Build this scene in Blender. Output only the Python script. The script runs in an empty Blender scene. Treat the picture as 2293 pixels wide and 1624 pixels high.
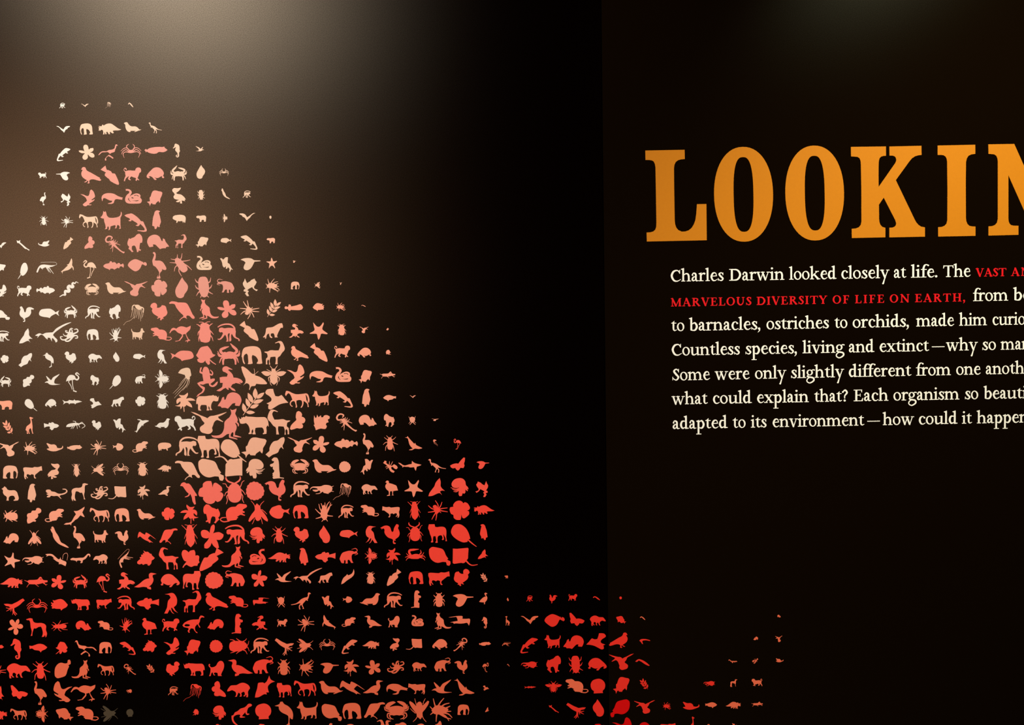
# Museum wall: black mural panels with cut-vinyl wildlife silhouettes, an orange headline and intro text.
import bpy, math
from mathutils import Vector, Matrix
from mathutils.geometry import delaunay_2d_cdt

SC = bpy.context.scene
COL = SC.collection
PI = math.pi

# ------------------------------------------------------------------ camera
CAM_HEIGHT, CAM_DIST = 1.60, 2.20          # metres from floor, metres from the wall (wall face is y = 0)
PITCH, ROLL = math.radians(3.0), math.radians(0.9)
cd = bpy.data.cameras.new('camera')
cd.sensor_fit = 'HORIZONTAL'
cd.sensor_width = 36.0
cd.lens = 36.0 * 2200.0 / 2293.0
cam = bpy.data.objects.new('camera', cd)
COL.objects.link(cam)
fwd = Vector((0, math.cos(PITCH), -math.sin(PITCH)))
up0 = Vector((0, math.sin(PITCH), math.cos(PITCH)))
rt0 = Vector((1, 0, 0))
rt = rt0 * math.cos(ROLL) - up0 * math.sin(ROLL)
up = rt0 * math.sin(ROLL) + up0 * math.cos(ROLL)
m = Matrix((rt, up, -fwd)).transposed().to_4x4()
m.translation = Vector((0, -CAM_DIST, CAM_HEIGHT))
cam.matrix_world = m
SC.camera = cam

# ------------------------------------------------------------------ world, lamps, exposure
w = bpy.data.worlds.new('gallery_dark')
w.use_nodes = True
w.node_tree.nodes['Background'].inputs[0].default_value = (1.0, 0.55, 0.30, 1)
w.node_tree.nodes['Background'].inputs[1].default_value = 0.001
SC.world = w
vs = SC.view_settings
SC.display_settings.display_device = 'sRGB'
vs.view_transform = 'Standard'
vs.look = 'None'
vs.exposure = 0.0
vs.gamma = 1.0
vs.use_curve_mapping = False

def spot(name, loc, aim, watts, colour, cone, blend, radius):
    ld = bpy.data.lights.new(name, 'SPOT')
    ld.energy = watts
    ld.color = colour
    ld.spot_size = math.radians(cone)
    ld.spot_blend = blend
    ld.shadow_soft_size = radius
    o = bpy.data.objects.new(name, ld)
    COL.objects.link(o)
    o.location = loc
    o.rotation_euler = (Vector(aim) - Vector(loc)).to_track_quat('-Z', 'Y').to_euler()
    return o

# ceiling track spots of the gallery
spot('track_spot', (-1.385, -2.0, 3.207), (-0.60, 0, 0.75), 330, (1.0, 1.0, 1.0), 112, 1.0, 0.05)
spot('display_spot', (-2.88, -4.75, 1.944), (-0.25, 0, 1.30), 500, (1.0, 0.68, 0.50), 50, 0.8, 0.08)
spot('track_spot', (1.19, -1.0, 3.22), (1.08, 0, 1.28), 205, (1.0, 0.99, 0.80), 62, 1.0, 0.05)

# ------------------------------------------------------------------ materials
def lin(c):
    return tuple((v / 255 / 12.92) if v / 255 <= 0.04045 else ((v / 255 + 0.055) / 1.055) ** 2.4 for v in c)

def ink_material(name, rgb, gain=(1.0, 1.0, 1.0)):
    mt = bpy.data.materials.new(name)
    mt.use_nodes = True
    nt = mt.node_tree
    b = nt.nodes['Principled BSDF']
    base = [min(0.92, v * g_) for v, g_ in zip(lin(rgb), gain)]
    no = nt.nodes.new('ShaderNodeTexNoise')
    no.inputs['Scale'].default_value = 160
    no.inputs['Detail'].default_value = 2
    tc = nt.nodes.new('ShaderNodeTexCoord')
    ge = nt.nodes.new('ShaderNodeNewGeometry')
    nt.links.new(ge.outputs['Position'], no.inputs['Vector'])
    mx = nt.nodes.new('ShaderNodeMix')
    mx.data_type = 'RGBA'
    mx.inputs['A'].default_value = (*[v * 0.96 for v in base], 1)
    mx.inputs['B'].default_value = (*[min(0.95, v * 1.04) for v in base], 1)
    nt.links.new(no.outputs['Fac'], mx.inputs['Factor'])
    nt.links.new(mx.outputs['Result'], b.inputs['Base Color'])
    b.inputs['Roughness'].default_value = 0.5
    b.inputs['Specular IOR Level'].default_value = 0.2
    return mt

INKS = {  # key: (colour word, sRGB of the print)
    'P0': ('cream', (246, 230, 211)), 'P1': ('pale peach', (250, 205, 170)), 'P2': ('peach', (246, 175, 138)),
    'P3': ('salmon', (250, 155, 120)), 'P4': ('light orange', (242, 132, 98)), 'P5': ('orange', (236, 112, 78)),
    'P6': ('burnt orange', (222, 96, 62)),
    'R0': ('pink', (246, 157, 132)), 'R1': ('coral', (246, 138, 116)), 'R2': ('coral red', (246, 106, 86)),
    'R3': ('bright red', (250, 80, 60)), 'R4': ('red', (244, 62, 44)), 'R5': ('dark red', (222, 42, 28)),
    'R6': ('crimson', (198, 4, 4)), 'b': ('dull brown', (72, 58, 40)),
}
GAIN = {k: (1.0, 1.0, 1.0) for k in INKS}
GAIN.update({'P0': (0.738, 0.796, 0.813), 'P1': (0.691, 0.745, 0.763), 'R0': (0.658, 0.724, 0.773), 'P2': (0.8, 0.896, 0.969), 'R1': (0.756, 0.841, 0.905), 'P3': (0.85, 0.956, 1.035), 'P4': (0.955, 1.081, 1.179), 'R3': (0.912, 1.035, 1.129), 'R2': (0.868, 0.98, 1.065), 'R4': (0.956, 1.092, 1.199), 'P6': (1.015, 1.154, 1.286), 'P5': (0.995, 1.135, 1.251), 'R5': (1.021, 1.147, 1.291), 'b': (0.975, 1.122, 1.241), 'R6': (1.054, 1.184, 1.337)})
INKMAT = {k: ink_material('ink_' + v[0].replace(' ', '_'), v[1], GAIN[k]) for k, v in INKS.items()}
ORANGE = ink_material('headline_orange', (224, 136, 26), (0.70, 0.72, 0.45))
CREAM = ink_material('text_cream', (243, 234, 208), (0.95, 1.02, 1.14))
TEXTRED = ink_material('text_red', (224, 20, 26), (0.9, 0.9, 1.0))

def wall_material(name, base, rough, spec, grain):
    mt = bpy.data.materials.new(name)
    mt.use_nodes = True
    nt = mt.node_tree
    nt.nodes.remove(nt.nodes['Principled BSDF'])
    df = nt.nodes.new('ShaderNodeBsdfDiffuse')
    df.inputs['Color'].default_value = (*base, 1)
    gl = nt.nodes.new('ShaderNodeBsdfGlossy')
    gl.distribution = 'BECKMANN'
    gl.inputs['Color'].default_value = (*spec, 1)
    gl.inputs['Roughness'].default_value = rough
    fr = nt.nodes.new('ShaderNodeFresnel')
    fr.inputs['IOR'].default_value = 1.5
    b = nt.nodes.new('ShaderNodeMixShader')
    nt.links.new(fr.outputs[0], b.inputs[0])
    nt.links.new(df.outputs[0], b.inputs[1])
    nt.links.new(gl.outputs[0], b.inputs[2])
    nt.links.new(b.outputs[0], nt.nodes['Material Output'].inputs['Surface'])
    ge = nt.nodes.new('ShaderNodeNewGeometry')
    n1 = nt.nodes.new('ShaderNodeTexNoise')
    n1.inputs['Scale'].default_value = 700
    n1.inputs['Detail'].default_value = 2
    nt.links.new(ge.outputs['Position'], n1.inputs['Vector'])
    bp = nt.nodes.new('ShaderNodeBump')
    bp.inputs['Strength'].default_value = grain
    bp.inputs['Distance'].default_value = 0.001
    nt.links.new(n1.outputs['Fac'], bp.inputs['Height'])
    # metallic flecks in the satin coat
    n2 = nt.nodes.new('ShaderNodeTexNoise')
    n2.inputs['Scale'].default_value = 640
    n2.inputs['Detail'].default_value = 4
    n2.inputs['Roughness'].default_value = 0.75
    nt.links.new(ge.outputs['Position'], n2.inputs['Vector'])
    mr = nt.nodes.new('ShaderNodeMapRange')
    mr.inputs['From Min'].default_value = 0.32
    mr.inputs['From Max'].default_value = 0.68
    mr.inputs['To Min'].default_value = 0.40
    mr.inputs['To Max'].default_value = 1.60
    nt.links.new(n2.outputs['Fac'], mr.inputs['Value'])
    sc = nt.nodes.new('ShaderNodeVectorMath')
    sc.operation = 'SCALE'
    sc.inputs[0].default_value = spec
    nt.links.new(mr.outputs[0], sc.inputs['Scale'])
    nt.links.new(sc.outputs[0], gl.inputs['Color'])
    nt.links.new(bp.outputs['Normal'], gl.inputs['Normal'])
    return mt

WALL_L = wall_material('black_panel_satin', (0.0008, 0.0002, 0.0001), 0.352, (0.43, 0.335, 0.237), 0.04)
WALL_R = wall_material('black_panel_matt', (0.0038, 0.0018, 0.0005), 0.36, (0.72, 0.72, 0.52), 0.04)
FLOOR_M = wall_material('dark_floor', (0.020, 0.016, 0.013), 0.6, (0.6, 0.6, 0.6), 0.2)

# ------------------------------------------------------------------ mesh helpers
def smooth_closed(pts, sub=3, corner=56):
    n = len(pts)
    P = [Vector(p) for p in pts]
    cs = []
    for i in range(n):
        a, b = P[i] - P[i - 1], P[(i + 1) % n] - P[i]
        if a.length < 1e-9 or b.length < 1e-9:
            cs.append(True); continue
        cs.append(a.angle(b) > math.radians(corner))
    out = []
    for i in range(n):
        p1, p2 = P[i], P[(i + 1) % n]
        L = (p2 - p1).length
        t1 = Vector((0, 0)) if cs[i] else (p2 - P[i - 1]).normalized() * min(L, (p1 - P[i - 1]).length * 1.3)
        t2 = Vector((0, 0)) if cs[(i + 1) % n] else (P[(i + 2) % n] - p1).normalized() * min(L, (P[(i + 2) % n] - p2).length * 1.3)
        if cs[i]: t1 = (p2 - p1) * 0.8
        if cs[(i + 1) % n]: t2 = (p2 - p1) * 0.8
        for k in range(sub):
            t = k / sub
            h1, h2, h3, h4 = 2*t**3 - 3*t*t + 1, t**3 - 2*t*t + t, -2*t**3 + 3*t*t, t**3 - t*t
            out.append(p1 * h1 + t1 * h2 + p2 * h3 + t2 * h4)
    return out

def smooth_open(pts, ws, sub=4):
    n = len(pts)
    P = [Vector(p) for p in pts]
    if n == 2:
        return P, list(ws)
    op, ow = [], []
    for i in range(n - 1):
        p0 = P[i - 1] if i else P[0] * 2 - P[1]
        p3 = P[i + 2] if i + 2 < n else P[-1] * 2 - P[-2]
        p1, p2 = P[i], P[i + 1]
        for k in range(sub):
            t = k / sub
            op.append(0.5 * ((2 * p1) + (p2 - p0) * t + (2*p0 - 5*p1 + 4*p2 - p3) * t*t + (3*p1 - p0 - 3*p2 + p3) * t**3))
            ow.append(ws[i] * (1 - t) + ws[i + 1] * t)
    op.append(P[-1]); ow.append(ws[-1])
    return op, ow

def stroke_polys(pts, ws, fat=1.0):
    if len(ws) != len(pts):
        N = len(pts)
        ws = [ws[min(len(ws) - 1, int(round(i * (len(ws) - 1) / (N - 1))))] for i in range(N)]
    P, Wd = smooth_open(pts, [v * fat for v in ws])
    n = len(P)
    Lf, Rt = [], []
    for i in range(n):
        d = (P[min(i + 1, n - 1)] - P[max(i - 1, 0)])
        d = d.normalized() if d.length > 1e-9 else Vector((1, 0))
        nn = Vector((-d.y, d.x)) * Wd[i] * 0.5
        Lf.append(P[i] + nn); Rt.append(P[i] - nn)
    polys = [[Lf[i], Lf[i + 1], Rt[i + 1], Rt[i]] for i in range(n - 1)]
    # rounded start and tip
    for c, w_, in ((P[0], Wd[0]), (P[-1], Wd[-1])):
        polys.append([c + Vector((math.cos(a), math.sin(a))) * w_ * 0.5 for a in [k * PI / 4 for k in range(8)]])
    return polys

def ring_pts(cx, cy, rx, ry, n=28, tilt=0.0):
    r = []
    for k in range(n):
        a = 2 * PI * k / n
        x, y = rx * math.cos(a), ry * math.sin(a)
        r.append(Vector((cx + x * math.cos(tilt) - y * math.sin(tilt), cy + x * math.sin(tilt) + y * math.cos(tilt))))
    return r

def pnts(s):
    return [tuple(float(v) for v in a.split(',')) for a in s.split()]

def parse_shape(txt):
    """Outline language of the silhouettes -> (solid polygons, hole polygons)."""
    solid, holes = [], []
    for prim in txt.split('|'):
        prim = prim.strip()
        if prim[0] == '~':
            ws, p = prim[1:].split(':')
            solid += stroke_polys(pnts(p), [float(v) for v in ws.split(',')])
        elif prim[0] == '!':
            holes.append(smooth_closed(pnts(prim[1:])))
        elif prim[0] == '@':
            q = prim[1:].split()
            a, b = Vector(pnts(q[0])[0]), Vector(pnts(q[1])[0])
            nn = Vector((-(b - a).y, (b - a).x)).normalized() * float(q[2]) * 0.5
            leaf = [a, a.lerp(b, .2) + nn * .72, a.lerp(b, .45) + nn, a.lerp(b, .75) + nn * .66, b,
                    a.lerp(b, .75) - nn * .66, a.lerp(b, .45) - nn, a.lerp(b, .2) - nn * .72]
            solid.append(smooth_closed([tuple(v) for v in leaf]))
        elif prim[0] == 'e':
            q = prim.split()
            (cx, cy), (rx, ry) = pnts(q[1])[0], pnts(q[2])[0]
            k = int(q[3])
            r = []
            for i in range(k * 6):
                a = 2 * PI * i / (k * 6)
                f = 0.93 + 0.07 * abs(math.cos(a * k / 2)) ** 0.6 + 0.025 * math.sin(3 * a + 1)
                r.append(Vector((cx + rx * f * math.cos(a), cy + ry * f * math.sin(a))))
            solid.append(r)
        else:
            solid.append(smooth_closed(pnts(prim)))
    return solid, holes

def union_tris(solid, holes):
    """Union of overlapping polygons minus the holes, triangulated."""
    vs_, faces = [], []
    for poly in solid + holes:
        i0 = len(vs_)
        poly = [Vector((v[0], v[1])) for v in poly]
        if sum(a.x * b.y - b.x * a.y for a, b in zip(poly, poly[1:] + poly[:1])) < 0:
            poly.reverse()
        vs_ += poly
        faces.append(list(range(i0, len(vs_))))
    r = delaunay_2d_cdt(vs_, [], faces, 0, 1e-4, False)
    V, F = r[0], r[2]
    rings = [[vs_[i] for i in f] for f in faces]
    boxes = [(min(v.x for v in q), max(v.x for v in q), min(v.y for v in q), max(v.y for v in q)) for q in rings]
    ns = len(solid)
    def inside(k, x, y):
        bx = boxes[k]
        if x < bx[0] or x > bx[1] or y < bx[2] or y > bx[3]: return False
        q, wn = rings[k], 0
        for i in range(len(q)):
            p0, p1 = q[i - 1], q[i]
            if (p0.y <= y) != (p1.y <= y):
                t = p0.x + (y - p0.y) / (p1.y - p0.y) * (p1.x - p0.x)
                if t > x: wn += 1 if p1.y > p0.y else -1
        return wn != 0
    tris = []
    for f in F:
        cx = sum(V[i].x for i in f) / len(f); cy = sum(V[i].y for i in f) / len(f)
        if any(inside(k, cx, cy) for k in range(ns)) and not any(inside(k, cx, cy) for k in range(ns, len(rings))):
            tris.append(f)
    return V, tris

def solid_mesh(name, V, tris, mats, plane):
    """Flat sheet with thickness: front face, edge walls. plane(v, k) -> xyz, k = 1 front, 0 wall side."""
    used = sorted({i for t in tris for i in t})
    idx = {i: k for k, i in enumerate(used)}
    n = len(used)
    verts = [plane(V[i], 1) for i in used] + [plane(V[i], 0) for i in used]
    faces, edge = [], {}
    for t in tris:
        t = [idx[i] for i in t]
        a, b, c = (Vector(verts[t[0]]), Vector(verts[t[1]]), Vector(verts[t[2]]))
        if (b - a).cross(c - a).y > 0:
            t.reverse()
        faces.append(t)
        for k in range(len(t)):
            e = (t[k], t[(k + 1) % len(t)])
            edge[e] = True
    for (a, b) in list(edge):
        if (b, a) not in edge:
            faces.append([b, a, a + n, b + n])
    me = bpy.data.meshes.new(name)
    me.from_pydata(verts, [], faces)
    for mt in mats:
        me.materials.append(mt)
    me.update()
    return me

def link(name, me, parent=None):
    o = bpy.data.objects.new(name, me)
    COL.objects.link(o)
    if parent: o.parent = parent
    return o

def box(name, x0, x1, y0, y1, z0, z1, mat, bevel=0.0):
    v = [(x, y, z) for x in (x0, x1) for y in (y0, y1) for z in (z0, z1)]
    f = [(0, 1, 3, 2), (4, 6, 7, 5), (0, 4, 5, 1), (2, 3, 7, 6), (0, 2, 6, 4), (1, 5, 7, 3)]
    me = bpy.data.meshes.new(name)
    me.from_pydata(v, [], f)
    me.materials.append(mat)
    o = link(name, me)
    if bevel:
        md = o.modifiers.new('edge', 'BEVEL')
        md.width = bevel
        md.segments = 2
    o['kind'] = 'structure'
    return o

# ------------------------------------------------------------------ setting
SEAM = 0.2082
wl = box('wall_left', -2.6, SEAM - 0.0011, 0.0, 0.04, 0, 3.3, WALL_L)
wl['label'] = 'satin black mural panel carrying the rows of animal silhouettes'
wr = box('wall_right', SEAM + 0.0011, 2.6, 0.0, 0.04, 0, 3.3, WALL_R)
wr['label'] = 'matt black panel carrying the orange headline and the text'
fl = box('floor', -2.6, 2.6, -5.4, 0.04, -0.05, 0, FLOOR_M)
fl['label'] = 'dark gallery floor in front of the mural'

# ------------------------------------------------------------------ the headline
HEADLINE = """
L: 30291,195073 39000,195098 39028,193066 38174,192999 37523,192828 37012,192434 36724,191834 36617,191091 36626,186555 36700,179680 36775,178767 37014,178014 37458,177439 38231,177062 39046,177090 39782,177322 40478,177879 40972,178681 41304,179608 41516,181022 41671,183082 43768,183090 43806,175069 30465,174993 30421,176982 31298,177029 31911,177202 32363,177600 32572,178225 32619,179035 32582,184598 32515,191356 32398,192063 32159,192590 31795,192857 31228,192966 30314,193001
O: 58593,185111 58575,183746 58479,182524 58307,181374 58060,180293 57741,179284 57353,178356 56900,177515 56386,176769 55815,176125 55192,175589 54521,175166 53804,174860 53041,174675 52185,174613 51327,174673 50558,174856 49833,175160 49151,175581 48513,176116 47924,176758 47389,177503 46913,178343 46500,179270 46153,180277 45876,181358 45672,182507 45543,183729 45488,185094 45509,186459 45609,187679 45785,188825 46034,189902 46355,190905 46744,191828 47198,192663 47712,193403 48282,194042 48903,194574 49571,194993 50285,195295 51045,195478 51896,195540 52750,195481 53515,195299 54236,194999 54916,194581 55552,194052 56140,193414 56674,192675 57151,191841 57565,190920 57914,189917 58193,188841 58400,187695 58533,186476 | 54238,185065 54251,183437 54235,182356 54197,181434 54137,180620 54055,179894 53952,179249 53828,178679 53683,178185 53516,177766 53327,177421 53112,177152 52868,176960 52580,176844 52144,176804 51706,176843 51415,176958 51165,177150 50943,177418 50744,177762 50566,178181 50407,178675 50267,179244 50147,179889 50045,180615 49963,181429 49899,182350 49854,183431 49822,185060 49811,186687 49827,187766 49866,188685 49927,189496 50009,190218 50113,190860 50237,191426 50382,191918 50549,192334 50738,192676 50951,192943 51195,193134 51482,193249 51917,193288 52352,193251 52643,193136 52891,192946 53112,192679 53311,192338 53489,191922 53648,191431 53787,190865 53908,190223 54010,189501 54094,188690 54158,187771 54204,186693
O: 74363,185138 74351,183771 74260,182547 74093,181397 73852,180314 73538,179305 73156,178376 72708,177534 72199,176787 71633,176143 71015,175606 70349,175183 69637,174877 68877,174692 68026,174629 67172,174690 66406,174873 65683,175177 65002,175598 64365,176133 63777,176777 63242,177522 62764,178363 62349,179291 62000,180299 61721,181381 61513,182531 61379,183754 61319,185121 61336,186487 61430,187708 61601,188855 61845,189933 62160,190937 62544,191861 62992,192697 63501,193438 64066,194077 64682,194609 65346,195028 66054,195331 66810,195515 67658,195577 68508,195517 69270,195335 69989,195034 70667,194617 71302,194086 71890,193448 72424,192709 72902,191874 73318,190951 73669,189948 73951,188871 74162,187724 74299,186503 | 70070,185111 70089,183483 70077,182402 70043,181481 69986,180666 69907,179941 69806,179295 69684,178725 69541,178231 69376,177812 69188,177467 68974,177198 68731,177006 68443,176890 68007,176851 67569,176889 67277,177004 67027,177196 66804,177464 66604,177808 66424,178227 66263,178721 66121,179290 65998,179936 65894,180661 65808,181475 65741,182397 65692,183477 65654,185106 65636,186733 65649,187812 65684,188730 65742,189542 65822,190264 65922,190906 66044,191472 66188,191964 66353,192380 66541,192722 66753,192989 66996,193180 67283,193295 67717,193334 68153,193296 68444,193182 68693,192991 68915,192725 69115,192384 69295,191967 69455,191477 69597,190911 69721,190269 69825,189547 69912,188736 69979,187817 70030,186739
K: 75875,195160 83634,195146 83661,193096 83108,193069 82573,192918 82235,192570 82077,192007 82026,191300 82017,189087 82045,186251 85703,191419 85880,191824 85950,192212 85840,192638 85589,192924 85160,193090 84446,193119 84402,195116 91501,195165 91549,193150 90782,193073 90069,192855 89447,192458 88879,191812 85864,187699 90150,178841 90458,178302 90927,177760 91502,177360 92399,177168 92412,175100 84490,175063 84481,177220 85143,177227 85626,177398 85911,177696 85999,178158 85762,178909 83199,183873 82132,182344 82180,179143 82254,178519 82471,177892 82903,177423 83585,177198 83594,175095 76137,175051 76097,177102 76992,177159 77708,177433 78119,177960 78260,178670 78222,185601 78098,191272 78024,192070 77791,192639 77343,192947 75915,193075
I: 95104,195162 103434,195209 103470,193212 102561,193085 101939,192776 101587,192216 101415,191440 101399,187013 101501,179197 101597,178395 101853,177768 102287,177351 102879,177218 103650,177170 103669,175103 95370,175072 95338,177157 96161,177216 96786,177455 97195,177912 97369,178639 97355,185303 97236,191594 97124,192250 96871,192713 96404,193004 95833,193083 95119,193094
N: 106572,175111 106552,177160 107358,177201 108019,177458 108426,177932 108615,178730 108485,191507 108389,192128 108151,192679 107684,193023 106397,193166 106341,195252 112085,195251 118192,181924 118072,191535 118011,192066 117827,192564 117465,192923 116928,193055 115821,193090 115798,195087 122432,195160 122460,193128 121657,193088 121000,192833 120596,192362 120410,191569 120577,178793 120675,178168 120915,177613 121385,177267 122677,177122 122741,175019 116969,175020 110857,188390 110960,178765 111020,178230 111204,177729 111567,177367 112105,177234 113217,177199 113239,175185
"""

HL_LABEL = [
    'big orange capital letter L, first letter of the headline',
    'big orange capital letter O standing directly after the L',
    'big orange capital letter O standing directly before the K',
    'big orange capital letter K in the middle of the headline',
    'big narrow orange capital letter I standing after the K',
    'big orange capital letter N cut off by the edge of the picture',
]
for k, line in enumerate(HEADLINE.strip().split('\n')):
    rings = [[(x / 1e5, z / 1e5) for x, z in pnts(r)] for r in line.split(': ')[1].split('|')]
    cx = sum(p[0] for p in rings[0]) / len(rings[0])
    z0 = min(p[1] for p in rings[0])
    loc = [[(x - cx, z - z0) for x, z in r] for r in rings]
    sc_ = [[(x * 100, z * 100) for x, z in r] for r in loc]
    V, T = union_tris([sc_[0]], sc_[1:])
    me = solid_mesh('headline_letter', V, T, [ORANGE], lambda v, f: (v[0] / 100, -0.0008 * f, v[1] / 100))
    o = link('headline_letter', me)
    o.location = (cx, 0, z0)
    o['label'] = HL_LABEL[k]
    o['category'] = 'letter'
    o['group'] = 'letters of the orange headline'

# ------------------------------------------------------------------ the intro text
def serif_l(x, y):            # flag serif at the head of a stem whose left side is x
    return [('=', [(x - 15, y - 12), (x - 15, y - 5), (x + 19, y + 6), (x + 19, y - 22), (x, y - 18)])]
def V_(x, y0, y1, w_): return [('V', x, y0, y1, w_)]
def H_(x0, x1, y, h): return [('H', x0, x1, y, h)]
def S_(ws, s): return [('~', ws, pnts(s))]
def O_(cx, cy, rx, ry, ix, iy, tilt=0.0): return [('O', cx, cy, rx, ry, ix, iy, tilt)]
def D_(cx, cy, r): return [('D', cx, cy, r)]
def P_(s): return [('=', pnts(s))]
def foot(x0, x1, y=4.5): return H_(x0, x1, y, 9)

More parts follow.
